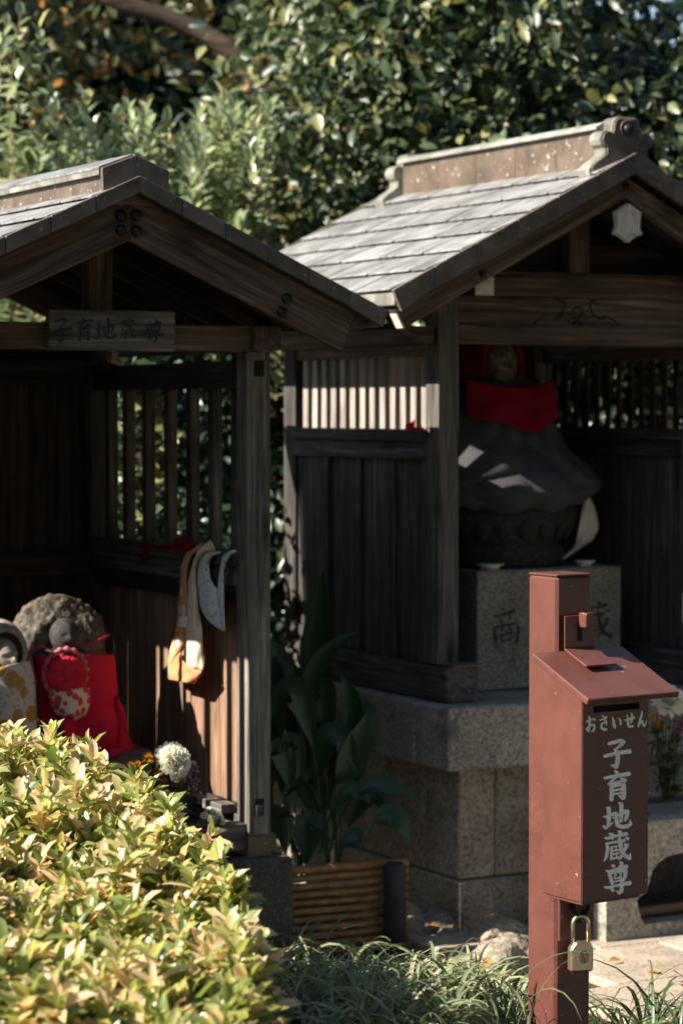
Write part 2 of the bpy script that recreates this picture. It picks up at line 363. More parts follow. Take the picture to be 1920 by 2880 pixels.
def resample(poly, n):
    P = np.array([tuple(p) for p in poly], float); d = np.r_[0, np.cumsum(np.linalg.norm(np.diff(P, axis=0), axis=1))]
    t = np.linspace(0, d[-1], n); return np.stack([np.interp(t, d, P[:, k]) for k in range(P.shape[1])], 1)
def sheet(name, parent, A, B, fn, mat, n=24, m=8, bulge=.01, thick=.002, ripple=0, smooth=True, M=None, pleat=0):
    # cloth between two photo edge curves; fn maps (x, y) to a point, bulge pushes it out along fn's third argument
    a, b = resample(A, n), resample(B, n); V, Fc = [], []
    for i in range(n):
        for j in range(m):
            t = j/(m-1); p = a[i]*(1-t) + b[i]*t
            off = bulge*math.sin(math.pi*t) + ripple*math.sin(t*9 + i*.25)*math.sin(i*.21)
            f_ = i/(n-1); off += pleat*f_*math.sin(t*17 + 1.3*math.sin(f_*3) + 2*math.sin(t*5)) + pleat*.5*math.sin(f_*11 + t*7)*f_
            V.append(fn(p[0], p[1], off))
    for i in range(n-1):
        for j in range(m-1): Fc.append((i*m+j, i*m+j+1, (i+1)*m+j+1, (i+1)*m+j))
    c = sum((Vector(v) for v in V), Vector())/len(V)
    me = mesh([Vector(v)-c for v in V], Fc, mat, smooth)
    o = put(name, me, parent, Matrix.Translation(c) if M is None else M @ Matrix.Translation(c))
    if thick: s = o.modifiers.new('thick', 'SOLIDIFY'); s.thickness = thick; s.offset = 0
    return o
def blob(name, parent, M, mat, dims, sub=4, amp=.1, freq=3.0, seed=0, fn=None, amp2=0, freq2=12, smooth=True):
    bm = bmesh.new(); bmesh.ops.create_icosphere(bm, subdivisions=sub, radius=1)
    for v in bm.verts:
        p = v.co.copy(); k = 1 + amp*noise.noise(p*freq + Vector((seed, seed*2.3, 0)))
        if amp2: k += amp2*noise.noise(p*freq2 + Vector((seed*1.7, 0, seed)))
        q = p*k
        if fn: q = fn(q)
        v.co = Vector((q.x*dims[0], q.y*dims[1], q.z*dims[2]))
    return put(name, bm_mesh(bm, mat, smooth), parent, M)
T3 = Matrix.Translation

# ------------------------------------------------------------------ brush lettering: strokes -> one clean outline mesh
def strokes_mesh(strokes, step, mapfn, mat, wear=0, grow=0):
    segs = []
    for s in strokes:
        for a, b in zip(s[:-1], s[1:]): segs.append((*a, *b))
    S = np.array(segs, float)
    x0 = min(S[:, 0].min(), S[:, 3].min()) - 70; x1 = max(S[:, 0].max(), S[:, 3].max()) + 70
    y0 = min(S[:, 1].min(), S[:, 4].min()) - 70; y1 = max(S[:, 1].max(), S[:, 4].max()) + 70
    X, Y = np.meshgrid(np.arange(x0, x1, step), np.arange(y0, y1, step)); d = np.full(X.shape, 1e9)
    for ax, ay, ar, bx, by, br in S:
        ex, ey = bx-ax, by-ay; t = np.clip(((X-ax)*ex + (Y-ay)*ey)/max(ex*ex+ey*ey, 1e-6), 0, 1)
        d = np.minimum(d, np.hypot(X-ax-t*ex, Y-ay-t*ey) - (ar + t*(br-ar)) - grow)
    if wear:
        for i in range(X.shape[0]):
            for j in range(X.shape[1]):
                if abs(d[i, j]) < 60: d[i, j] += wear*max(0, noise.noise(Vector((X[i, j]*.022, Y[i, j]*.02, .5))) - .12)*60
    V, Fc, vid = [], [], {}
    def vert(x, y):
        k = (round(x, 2), round(y, 2))
        if k not in vid: vid[k] = len(V); V.append(mapfn(x, y))
        return vid[k]
    for i in range(X.shape[0]-1):
        for j in range(X.shape[1]-1):
            q = [(X[i, j], Y[i, j], d[i, j]), (X[i, j+1], Y[i, j+1], d[i, j+1]), (X[i+1, j+1], Y[i+1, j+1], d[i+1, j+1]), (X[i+1, j], Y[i+1, j], d[i+1, j])]
            if min(c[2] for c in q) >= 0: continue
            poly = []
            for a, b in zip(q, q[1:] + q[:1]):
                if a[2] < 0: poly.append(vert(a[0], a[1]))
                if (a[2] < 0) != (b[2] < 0):
                    t = a[2]/(a[2]-b[2]); poly.append(vert(a[0]+t*(b[0]-a[0]), a[1]+t*(b[1]-a[1])))
            poly = list(dict.fromkeys(poly))
            if len(poly) >= 3: Fc.append(poly)
    return mesh(V, Fc, mat)
K_KO = [[(660,795,36),(880,735,42),(940,762,42),(870,840,34),(800,890,20)], [(750,900,15),(800,950,38),(825,1050,46),(815,1180,48),(790,1255,46),(690,1225,12)], [(570,1045,34),(800,985,38),(1060,950,46)]]
K_IKU = [[(775,1345,22),(815,1385,42),(820,1410,42)], [(570,1485,30),(800,1440,36),(1040,1400,45)], [(780,1480,26),(690,1560,28),(660,1608,34),(900,1550,24)], [(890,1490,20),(960,1530,46)],
         [(700,1665,42),(705,1800,42),(700,1905,45)], [(700,1650,30),(930,1610,32)], [(940,1625,46),(950,1800,46),(930,1880,48),(850,1840,20)], [(740,1735,24),(910,1705,24)], [(740,1808,22),(910,1780,22)]]
K_CHI = [[(600,222,16),(645,240,42),(650,400,42),(640,570,40)], [(540,405,16),(600,410,28),(720,365,32)], [(540,595,22),(585,630,36),(735,525,10)],
         [(745,322,16),(795,345,38),(800,480,42),(820,575,42),(900,608,42),(1020,600,42),(1085,550,32),(1070,460,8)], [(720,435,10),(790,405,24),(880,365,28),(990,292,36),(1020,305,42),(1000,420,40),(975,480,24)], [(840,127,12),(895,155,42),(900,350,42),(890,490,36)]]
K_ZO = [[(575,830,20),(620,840,30),(800,790,30),(990,752,40)], [(660,752,22),(725,772,36),(720,850,28)], [(840,700,22),(875,712,34),(870,790,32)], [(985,825,14),(1025,845,36)],
        [(600,945,24),(700,928,26),(850,900,28),(950,885,36)], [(610,950,26),(625,1050,40),(600,1200,32),(555,1295,14)], [(855,850,32),(880,950,40),(900,1080,42),(960,1180,42),(1060,1235,42),(1080,1130,8)], [(960,962,20),(1010,975,36),(960,1090,32),(880,1230,28),(845,1275,10)],
        [(702,1020,24),(700,1150,30),(692,1245,28)], [(700,1018,16),(845,990,16)], [(700,1092,16),(860,1072,18)], [(700,1165,20),(850,1135,20)], [(690,1255,24),(840,1225,18)], [(790,1010,16),(790,1085,18)], [(800,1150,18),(800,1235,18)]]
K_SON = [[(710,1380,18),(745,1402,36)], [(880,1325,26),(920,1345,28),(860,1410,26)], [(600,1490,20),(640,1508,28),(800,1460,30),(1000,1405,42)],
         [(640,1560,20),(675,1600,38),(710,1735,36)], [(650,1552,20),(850,1505,24),(980,1490,42)], [(985,1500,40),(970,1600,40),(945,1680,26)], [(775,1515,20),(785,1570,24),(755,1632,12)], [(872,1490,24),(885,1585,24)], [(775,1650,14),(870,1622,20)], [(720,1720,18),(930,1665,18)],
         [(565,1815,22),(610,1830,28),(800,1785,28),(1060,1735,46)], [(890,1650,26),(905,1780,38),(895,1890,43),(860,1935,34),(790,1885,10)], [(680,1830,24),(725,1880,36)]]
H_O = [[(205,355,18),(300,318,18)], [(242,252,15),(266,290,22),(260,420,22),(246,548,20),(192,505,14),(235,468,18),(300,412,19),(350,424,26),(364,480,25),(332,542,25),(300,545,12)], [(322,285,12),(360,312,24)]]
H_SA = [[(480,322,16),(560,300,19),(608,258,16)], [(512,232,14),(560,272,22),(598,378,20),(600,418,10)], [(515,392,16),(590,362,18)], [(502,402,18),(492,460,24),(530,508,26),(588,510,29)]]
H_I = [[(722,272,15),(740,340,25),(745,430,25),(770,478,22),(784,402,6)], [(840,282,11),(880,332,23),(885,400,21)]]
H_SE = [[(970,322,15),(1010,320,21),(1148,272,25)], [(1010,228,14),(1030,300,24),(1030,410,24),(1060,453,25),(1118,450,27)], [(1095,188,14),(1110,222,22),(1110,330,22),(1082,380,15)]]
H_N = [[(1308,142,14),(1310,200,22),(1270,330,21),(1236,450,19),(1290,352,16),(1322,342,17),(1330,420,21),(1355,444,21),(1394,380,12),(1408,322,6)]]

# ------------------------------------------------------------------ ground, pavement
def mound(x, y):                               # planting bed banked behind rocks, raised to lift its grass out of hedge shadow
    sm = lambda a, b, t: (lambda q: q*q*(3-2*q))(min(1, max(0, (t-a)/(b-a))))
    return .30*sm(-.9, -.5, x)*(1 - sm(.30, .62, x))*sm(4.2, 4.9, y)*(1 - sm(5.35, 6.55, y))
def grid_ground():
    V, Fc = [], []
    xs = [-60, -20, -6] + [(-3 + .125*i) for i in range(57)] + [6, 20, 60]; ys = [-8, 0, 2] + [3 + .125*i for i in range(65)] + [14, 20, 40, 90]
    for y in ys:
        for x in xs:
            z = .03*noise.noise(Vector((x*.9, y*.9, 0)))
            z = min(z, 0.0) - .012
            z += mound(x, y)
            V.append((x, y, z if -6 < x < 6 else -.01))
    n = len(xs)
    for j in range(len(ys)-1):
        for i in range(n-1): Fc.append((j*n+i, j*n+i+1, (j+1)*n+i+1, (j+1)*n+i))
    return mesh(V, Fc, SOIL, True)
tag(put('ground', grid_ground(), None), None, None, kind='structure')
pave = tag(put('pavement', mesh([(.50, 6.1, .004), (6, 7.4, .004), (6, 9.0, .004), (.18, 7.42, .004), (.22, 7.1, .004)], [(0, 1, 2, 3, 4)], SOIL), None), None, None, kind='structure')
for i in range(9):
    for j in range(3):
        u0, v0 = -.72 + i*.42 + (.2 if j % 2 else 0), -1.36 + j*.40
        if u0 < -.5 and j == 0: u0 += 0
        M = FR.w(u0+.205, v0+.195, .012)
        rz = Matrix.Rotation(FR.th + random.uniform(-.006, .006), 4, 'Z')
        put('paving_slab', boxmesh((.412, .392, .03), S_PAVE, .004), pave, T3(M + Vector((0, 0, random.uniform(0, .003)))) @ rz)

# ------------------------------------------------------------------ roofs
def roof_slope_matrix(side, ze, slope, u, v, lift):
    pass
def shrine_roof(sh, za, slope, ue, v0, v1, flash_h, courses, tile_w, barge_pts, barge_v, ridge):
    ca, sa = math.cos(slope), math.sin(slope); tn = math.tan(slope)
    # deck: two slanted boards met at the ridge
    t = .028; e = ue - .03
    V = []
    for v in (v0 + .03, v1 - .03): V += [(-e, v, za - e*tn - .012), (0, v, za - .012), (e, v, za - e*tn - .012), (e, v, za - e*tn - .012 - t), (0, v, za - .012 - t), (-e, v, za - e*tn - .012 - t)]
    deck = put('roof', mesh(V, [(0, 1, 7, 6), (1, 2, 8, 7), (2, 3, 9, 8), (3, 4, 10, 9), (4, 5, 11, 10), (5, 0, 6, 11), (0, 5, 4, 1), (1, 4, 3, 2), (6, 7, 10, 11), (7, 8, 9, 10)], P_BLACKPOST), sh)
    # tiles: folded copper sheets, course on course
    slen = ue/ca; ch = slen/courses
    for side in (-1, 1):
        for c in range(courses):
            off = (c % 2)*.5*tile_w + (.12 if side < 0 else 0)*tile_w
            vv = v0 + .004 - off
            while vv < v1 - .004:
                a, b = max(vv, v0 + .004), min(vv + tile_w - .012, v1 - .004); vv += tile_w
                if b - a < .03: continue
                s0, s1 = c*ch - .012, (c+1)*ch + .004           # distance down the slope
                if c == 0: s0 = .0
                lo, hi = .014 + random.uniform(0, .0015), .0025
                d = s1 - s0; tilt = math.atan2(lo - hi, d)
                ang = slope + tilt*-1
                sm = (s0+s1)/2; lift = (lo + hi)/2 + .002
                cu, cz = sm*ca + lift*sa, za - sm*sa + lift*ca - .012
                M = T3((side*cu, (a+b)/2, cz)) @ Matrix.Rotation(side*(slope - tilt), 4, 'Y')
                put('roof_tile', boxmesh((d, b-a, .005), C_TILE, .0012), deck, M)
    # verge flashing: copper strips on the gable edges, front and back
    nfl = 6; L = slen + .012
    for vface, bk in ((v0, 0), (v1, 1)):
        for side in (-1, 1):
            for k in range(nfl):
                s0, s1 = L*k/nfl, L*(k+1)/nfl - .0022
                z_ = lambda s: za - s*sa + .004
                pts = [(side*s0*ca, z_(s0)), (side*s1*ca, z_(s1)), (side*s1*ca - side*flash_h*sa*(1 if k == nfl-1 else 0), z_(s1) - flash_h), (side*s0*ca, z_(s0) - flash_h)]
                if side < 0: pts = pts[::-1]
                prism('verge_flashing', deck, pts, vface - .012 if not bk else vface - .002, vface + .002 if not bk else vface + .012, C_DARK, -side*slope)
    # eave strips
    for side in (-1, 1):
        piece('eave_flashing', deck, min(side*ue, side*(ue-.012)), max(side*ue, side*(ue-.012)), v0, v1, za - ue*tn - .045, za - ue*tn - .002, C_GREEN, 'y')
        piece('eave_board', deck, min(side*(ue-.04), side*(ue-.1)), max(side*(ue-.04), side*(ue-.1)), v0+.05, v1-.05, za - ue*tn - .05, za - ue*tn - .01, W_OLD, 'y')
    # rafters under the deck
    nr = 7
    for side in (-1, 1):
        for k in range(nr):
            v = barge_v + .1 + (v1 - .14 - barge_v - .1)*k/(nr-1)
            bar('rafter', deck, (side*.03, v, za - .03*tn - .065), (side*(ue-.09), v, za - (ue-.09)*tn - .065), .035, .045, W_DARK)
    # barge boards
    for side in (-1, 1):
        pts = [(side*p[0], p[1]) for p in barge_pts]
        if side < 0: pts = pts[::-1]
        prism('bargeboard', sh, pts, barge_v - .018, barge_v + .018, W_BARGE, -side*slope, .002)
        prism('rear_bargeboard', sh, pts, v1 - .1, v1 - .07, W_BARGE, -side*slope, .002)
    return deck

# ================================================================== LEFT SHRINE
shL = frame_thing('wooden_shrine', FL, 'open fronted wooden shrine with tall barred side wall and hanging bibs', 'shrine')
slL = math.atan2(2.232 - 1.882, .77)
deckL = shrine_roof(shL, 2.232, slL, .77, -.262, 1.38, .046, 6, .26, [(0, 2.065), (.66, 1.768), (.70, 1.876), (0, 2.192)], -.195, None)
# ridge: boxed copper with a little pitched cap, panel by panel
rv0, rv1 = -.235, 1.36
npan = 7
for k in range(npan):
    a = rv0 + .005 + (rv1-rv0-.01)*k/npan; b = rv0 + .005 + (rv1-rv0-.01)*(k+1)/npan - .003
    for s in (-1, 1):
        piece('ridge_panel', deckL, min(s*.078, s*.088), max(s*.078, s*.088), a, b, 2.185, 2.262, C_BROWN, 'y', .001)
        bar('ridge_cap', deckL, (s*.103, (a+b)/2, 2.256), (s*.0015, (a+b)/2, 2.296), b-a, .007, C_TILE, bev=.001)
        piece('ridge_cap_lip', deckL, min(s*.098, s*.104), max(s*.098, s*.104), a, b, 2.237, 2.252, C_GREEN, 'y', .001)
prism('ridge_end', deckL, [(-.098, 2.19), (.098, 2.19), (.1, 2.255), (0, 2.294), (-.1, 2.255)], rv0 - .012, rv0 + .002, C_DARK)
prism('ridge_core', deckL, [(-.074, 2.16), (.074, 2.16), (.074, 2.25), (0, 2.28), (-.074, 2.25)], rv0 + .01, rv1, C_DARK)
# domed nail covers on the bargeboards
stud_me = lathe_mesh([(.0165, 0), (.0165, .004), (.014, .009), (.008, .0135), (.002, .015)], M_IRON, 14)
for (x, y) in ((339, 606), (383, 606), (341, 648), (384, 651), (792, 878), (806, 841)):
    p = FL.onv(x, y, -.213); put('nail_cover', stud_me, shL, T3(p) @ Matrix.Rotation(math.pi/2, 4, 'X'))
# frame
UL = .461; UO = .536
for s in (-1, 1):
    for (v0, v1) in ((0, .075), (1.18, 1.255)):
        piece('post', shL, min(s*UL, s*UO), max(s*UL, s*UO), v0, v1, .342, 1.769, W_GREY if v0 == 0 else W_OLD, 'z', .003)
        piece('post_shoe', shL, min(s*(UL-.002), s*(UO+.002)), max(s*(UL-.002), s*(UO+.002)), v0-.002, v1+.002, .28, .342, C_BROWN if v0 == 0 else S_DARK, 'z', .002)
        piece('footing_stone', shL, min(s*(UL-.05), s*(UO+.05)), max(s*(UL-.05), s*(UO+.05)), v0-.05, v1+.05, -.2, .28, S_DARK, 'z', .01)
    piece('eave_beam', shL, min(s*.470, s*.557), max(s*.470, s*.557), -.03, 1.29, 1.771, 1.842, W_OLD if s < 0 else W_BARGE, 'y', .003)
piece('mortise', shL, .482, .514, -.0015, .01, 1.695, 1.742, M_VOID, 'z', 0)
piece('mortise', shL, .482, .512, -.0015, .01, .40, .452, M_VOID, 'z', 0)
piece('wedge', shL, .486, .508, -.004, .02, .40, .432, W_OLD, 'x', .001)
piece('front_beam', shL, -.61, .468, -.012, .07, 1.769, 1.842, W_BARGE, 'x', .003)
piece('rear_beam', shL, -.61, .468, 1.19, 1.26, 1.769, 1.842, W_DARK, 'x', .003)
piece('king_post', shL, -.036, .036, 0, .06, 1.842, 2.12, W_BARGE, 'z', .002)
piece('king_post', shL, -.036, .036, 1.19, 1.25, 1.842, 2.16, W_DARK, 'z', .002)
piece('ridge_beam', shL, -.035, .035, -.17, 1.32, 2.1, 2.172, W_DARK, 'y', .002)
piece('hanging_peg', shL, .030, .052, .0, .03, 1.735, 1.769, W_WARM, 'z', .001)
# side walls: rails, lattice bars, boards and battens
def side_wall_L(s):
    def P(name, a, b, v0, v1, z0, z1, mat, g, par=shL, bev=.002): return piece(name, par, min(s*a, s*b), max(s*a, s*b), v0, v1, z0, z1, mat, g, bev)
    zs = 1.172 if s > 0 else .99; zh = 1.662 if s > 0 else 1.56   # sill and head; the unseen left opening is lowered to place the sun patch
    rail = P('sill_rail', .452, .545, .075, 1.18, zs-.037, zs, W_OLD, 'y')
    P('lower_rail', .463, .535, .075, 1.18, zs-.097, zs-.039, W_OLD, 'y', rail)
    P('apron_rail', .471, .529, .075, 1.18, zs-.152, zs-.098, W_DARK, 'y', rail)
    P('head_rail', .468, .53, .075, 1.18, zh, 1.742, W_BACK, 'y', rail)
    for v in (.143, .298, .457, .622, .79, .948, 1.09):
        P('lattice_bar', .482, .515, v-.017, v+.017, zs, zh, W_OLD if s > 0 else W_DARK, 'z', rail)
    if s < 0:
        for k in range(3): P('wall_board', .496, .512, .83 + k*.115, .83 + k*.115 + .113, zs, zh, W_DARK, 'z', rail)  # unseen boards added to block sun towards the rear
    v = .078; k = 0
    while v < 1.17:
        w = .155 if k % 2 == 0 else .125
        w = min(w, 1.178 - v)
        P('wall_board', .494 + .004*(k % 2), .514, v, v + w - .005, .42, zs-.152, W_WARM, 'z', rail)
        v += w; k += 1
    base = P('ground_sill', .466, .531, .02, 1.2, .31, .395, W_OLD, 'y')
    P('foot_rail', .435, .47, .30, 1.18, .396, .42, W_GREY, 'y', base); P('foot_block', .425, .476, .11, .24, .396, .424, W_GREY, 'y', base)
side_wall_L(1); side_wall_L(-1)
# back wall
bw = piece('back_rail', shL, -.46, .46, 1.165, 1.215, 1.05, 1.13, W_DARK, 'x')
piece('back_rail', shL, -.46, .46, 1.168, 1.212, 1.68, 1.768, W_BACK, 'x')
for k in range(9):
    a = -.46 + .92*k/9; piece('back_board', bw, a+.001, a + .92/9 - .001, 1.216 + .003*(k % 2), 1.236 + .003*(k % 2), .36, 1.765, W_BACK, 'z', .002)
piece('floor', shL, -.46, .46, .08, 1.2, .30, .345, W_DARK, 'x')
piece('front_sill', shL, -.46, .46, .01, .07, .30, .38, W_OLD, 'x')

# name plaque
pq = tag(empty('name_plaque', FL.w(-.0, -.055, 1.76), FL.th), 'weathered wooden name plaque with black brush writing under the gable', 'plaque')
c4 = [FL.onv(x, y, -.055) for x, y in ((139, 869), (493, 876), (489, 990), (133, 982))]
inv = Matrix.Translation((0, .055, -1.76))
pu0, pu1, pz0, pz1 = c4[0].x, c4[1].x, (c4[2].z+c4[3].z)/2 - 1.76, (c4[0].z+c4[1].z)/2 - 1.76
piece('board', pq, pu0, pu1, 0, .03, pz0, pz1, W_GREY, 'x', .003)
def plaque_char(st, bx0, bx1, by0, by1, wear):
    xs = [p[0] for s in st for p in s]; ys = [p[1] for s in st for p in s]; a0, a1, b0, b1 = min(xs), max(xs), min(ys), max(ys)
    def f(x, y):
        X = 100 + (bx0 + (x-a0)/(a1-a0)*(bx1-bx0))*.2679; Y = 840 + (by0 + (y-b0)/(b1-b0)*(by1-by0))*.2679
        p = FL.onv(X, Y, -.0565); return (p.x, -.0012, p.z - 1.76)
    put('lettering', strokes_mesh(st, 15, f, P_INK, wear, -3), pq)
plaque_char(K_KO, 185, 375, 210, 450, .2); plaque_char(K_IKU, 420, 595, 205, 435, .5); plaque_char(K_CHI, 625, 845, 205, 420, .4); plaque_char(K_ZO, 895, 1060, 210, 430, 1.3); plaque_char(K_SON, 1140, 1335, 220, 450, .5)

pq.scale = (UNIT_L,)*3
# ================================================================== RIGHT SHRINE
shR = frame_thing('raised_shrine', FR, 'wooden shrine on stone base with white gable pendant and scroll ended ridge', 'shrine')
slR = math.atan2(2.373 - 1.943, .838)
deckR = shrine_roof(shR, 2.373, slR, .838, -.285, 1.2, .062, 7, .26, [(0, 2.243), (.773, 1.836), (.803, 1.890), (0, 2.312)], -.222, None)
rv0, rv1 = -.19, 1.02
npan = 5
for k in range(npan):
    a = rv0 + (rv1-rv0)*k/npan; b = rv0 + (rv1-rv0)*(k+1)/npan - .0025
    for s in (-1, 1): piece('ridge_panel', deckR, min(s*.052, s*.06), max(s*.052, s*.06), a, b, 2.335, 2.452, C_BROWN, 'y', .001)
prism('ridge_core', deckR, [(-.05, 2.31), (.05, 2.31), (.05, 2.45), (-.05, 2.45)], rv0+.002, rv1, C_DARK)
cap = [(-.078, 2.453), (-.078, 2.461), (-.05, 2.476), (0, 2.483), (.05, 2.476), (.078, 2.461), (.078, 2.453)]
prism('ridge_cap', deckR, cap, rv0-.005, rv1+.01, C_CAP, 0, .001)
oni = [(.034, 2.488), (.048, 2.478), (.052, 2.452), (.056, 2.44), (.075, 2.447), (.092, 2.436), (.098, 2.418), (.092, 2.402), (.078, 2.392), (.08, 2.372), (.098, 2.358), (.122, 2.343), (.14, 2.326), (.134, 2.302), (.108, 2.302)]
onp = [(-x, z) for x, z in oni] + [(0, 2.342)] + [(x, z) for x, z in oni[::-1]]
for (a, b) in ((-.245, -.185), (1.02, 1.08)):
    og = prism('ridge_end_ornament', deckR, onp, a, b, C_GREEN, 0, .002)
    fv = a - .006 if a < 0 else b + .006
    prism('ornament_face', og, [(x*.93, 2.395 + (z-2.395)*.94) for x, z in onp], min(fv, a if a < 0 else b), max(fv, a if a < 0 else b), C_DARK, 0, .001)
    ring = [(0, math.cos(t)*.026, math.sin(t)*.026) for t in np.linspace(0, 2*math.pi, 17)]
    put('boss_ring', tube_mesh([(p[1], 0, p[2]) for p in ring], .0035, C_DARK, 6), og, T3((0, fv, 2.452)))
    put('boss', lathe_mesh([(.017, 0), (.016, .007), (.011, .013), (.003, .016)], M_IRON, 14), og, T3((0, fv, 2.452)) @ Matrix.Rotation(math.pi/2 if a < 0 else -math.pi/2, 4, 'X'))
# white pendant in the gable
gp = [(-.046, 2.2), (0, 2.226), (.046, 2.2), (.042, 2.17), (.041, 2.15), (.052, 2.133), (.03, 2.127), (.012, 2.117), (0, 2.107), (-.012, 2.117), (-.03, 2.127), (-.052, 2.133), (-.041, 2.15), (-.042, 2.17)]
prism('gable_pendant', shR, gp[::-1], -.262, -.236, P_CHALK, 0, .002)
# white painted ends
for (u0, u1, v0, z0, z1) in ((-.52, -.456, -.215, 1.938, 1.982),):
    piece('purlin', shR, u0, u1, v0+.004, 1.15, z0, z1+.01, W_DARK, 'y'); piece('purlin_end', shR, u0, u1, v0-.001, v0+.003, z0, z1+.01, P_CHALK, 'y', 0)
piece('purlin', shR, .456, .52, -.211, 1.15, 1.938, 1.992, W_DARK, 'y'); piece('purlin_end', shR, .456, .52, -.216, -.212, 1.938, 1.992, P_CHALK, 'y', 0)
for s in (-1, 1):      # bargeboard feet cut square and painted white
    prism('bargeboard_end', shR, [(s*.7742, 1.833), (s*.783, 1.835), (s*.812, 1.889), (s*.8042, 1.891)][::s], -.241, -.203, P_CHALK, 0, .0005)
    prism('inner_rafter_end', shR, [(s*.77, 1.852), (s*.80, 1.848), (s*.812, 1.868), (s*.78, 1.876)][::s], -.13, -.095, P_CHALK, 0, .0005)
stud2 = lathe_mesh([(.012, 0), (.011, .005), (.007, .009), (.002, .0105)], M_IRON, 12)
for (x, y) in ((1356, 771), (1757, 523)):
    p = FR.onv(x, y, -.2405); put('nail_cover', stud2, shR, T3(p) @ Matrix.Rotation(math.pi/2, 4, 'X'))
# frame
for s in (-1, 1):
    for (v0, v1) in ((0, .075), (.95, 1.03)):
        piece('post', shR, min(s*.445, s*.52), max(s*.445, s*.52), v0, v1, .815, 1.935 if v0 == 0 else 1.85, W_GREY if (s < 0 and v0 == 0) else W_OLD, 'z', .003)
    piece('ground_sill', shR, min(s*.415, s*.528), max(s*.415, s*.528), -.065, 1.1, .704, .812, W_OLD, 'y', .004)
    piece('sill_cap', shR, min(s*.41, s*.50), max(s*.41, s*.50), -.068, -.004, .8125, .822, W_GREY, 'x', .001)
    # end grain with radial checks
    piece('eave_beam', shR, min(s*.47, s*.528), max(s*.47, s*.528), .02, 1.06, 1.80, 1.853, W_WARM if s > 5 else W_BARGE, 'y', .002)
piece('front_beam', shR, -.446, .60, .004, .068, 1.95, 2.028, W_BARGE, 'x', .003)
piece('transom_board', shR, -.446, .446, .02, .05, 1.858, 1.949, W_BARGE, 'x', .001)
piece('lintel', shR, -.446, .446, -.002, .07, 1.80, 1.858, W_BARGE, 'x', .003)
piece('king_post', shR, -.037, .037, .005, .06, 2.028, 2.24, W_BARGE, 'z', .002)
piece('ridge_beam', shR, -.035, .035, -.2, 1.15, 2.235, 2.30, W_DARK, 'y', .002)
piece('gable_board', shR, -.43, .43, .065, .085, 2.028, 2.12, W_BACK, 'x', .001)
br = [(-.53, 1.8), (-.56, 1.8), (-.575, 1.822), (-.605, 1.83), (-.62, 1.852), (-.53, 1.852)]
prism('eave_bracket', shR, br, .008, .066, W_BARGE, 0, .001)
# carved scroll on the transom
def carve(px, r): return tube_mesh([FR.onv(x, y, .0195) for x, y in px], r, P_CARVE, 6)
put('carving', carve([(1558,832),(1568,846),(1585,850),(1589,862),(1580,876),(1573,892),(1560,899)], .0038), shR)
put('carving', carve([(1685,838),(1660,850),(1658,868),(1668,886),(1682,897),(1697,896),(1704,891)], .0032), shR)
put('carving', carve([(1608,878),(1616,866),(1630,864),(1638,876),(1632,890),(1622,896),(1610,894)], .0038), shR)
put('carving', carve([(1502,912),(1512,900),(1526,896)], .0032), shR)
put('carving', carve([(1706,894),(1722,898),(1738,914)], .0026), shR)
put('carving', carve([(1610,913),(1622,905),(1634,913)], .004), shR)
# side walls
def side_wall_R(s):
    def P(name, a, b, v0, v1, z0, z1, mat, g, par=shR, bev=.002): return piece(name, par, min(s*a, s*b), max(s*a, s*b), v0, v1, z0, z1, mat, g, bev)
    rail = P('ledge', .45, .535, .075, .95, 1.500, 1.536, W_OLD, 'y')
    P('head_rail', .475, .513, .075, .95, 1.762, 1.799, W_BARGE, 'y', rail)
    P('middle_rail', .468, .523, .075, .95, 1.443, 1.499, W_OLD, 'y', rail)
    for k in range(13):
        v = .108 + k*.0655
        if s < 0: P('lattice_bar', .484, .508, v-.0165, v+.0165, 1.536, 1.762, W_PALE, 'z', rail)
        else: P('lattice_bar', .491, .500, v-.013, v+.013, 1.536, 1.762, W_BACK, 'z', rail)  # darker wood than the left bars, to put their shade into the colour
    n = 4
    for k in range(n):
        a = .076 + .873*k/n; b = .076 + .873*(k+1)/n
        P('wall_board', .488, .506, a+.001, b-.001, .812, 1.443, W_OLD, 'z', rail)
        if k: P('batten', .5065, .517, a-.016, a+.016, .812, 1.443, W_OLD, 'z', rail)
side_wall_R(-1); side_wall_R(1)
rr = piece('back_rail', shR, -.445, .445, .96, 1.02, 1.45, 1.535, W_OLD, 'x')
piece('back_rail', shR, -.445, .445, .965, 1.015, 1.745, 1.85, W_BACK, 'x')
for k in range(8):
    a = -.445 + .89*k/8; piece('back_board', rr, a+.001, a+.89/8-.001, .98 + .003*(k % 2), 1.0 + .003*(k % 2), .82, 1.745, W_BACK, 'z', .002)
piece('back_sill', shR, -.445, .445, .95, 1.05, .704, .812, W_OLD, 'x')

# stone base
sb = frame_thing('granite_platform', FR, 'stepped block of granite carrying the raised shrine', 'stone base')
def blocks(name, u0, u1, v0, v1, z0, z1, cuts_u, cuts_v, mat, bev):
    # front row of blocks, left row of blocks and a core, each block a mesh of its own
    d = .2
    cu = [u0] + cuts_u + [u1]
    for a, b in zip(cu[:-1], cu[1:]): piece(name, sb, a+.0015, b-.0015, v0, v0+d, z0+.001, z1-.001, mat, 'x', bev)
    cv = [v0+d] + cuts_v + [v1]
    for a, b in zip(cv[:-1], cv[1:]): piece(name, sb, u0, u0+d, a+.002, b-.0015, z0+.001, z1-.001, mat, 'y', bev); piece(name, sb, u1-d, u1, a+.002, b-.0015, z0+.001, z1-.001, mat, 'y', bev)
    piece('fill_stone', sb, u0+d+.002, u1-d-.002, v0+d+.002, v1, z0, z1-.003, mat, 'x', 0)
blocks('kerb_stone', -.575, .62, -.155, 1.2, .508, .702, [.0], [.42, .8], S_KERB, .006)
blocks('wall_stone', -.505, .56, -.10, 1.15, .166, .507, [-.372, .1], [.5], S_BASE, .006)
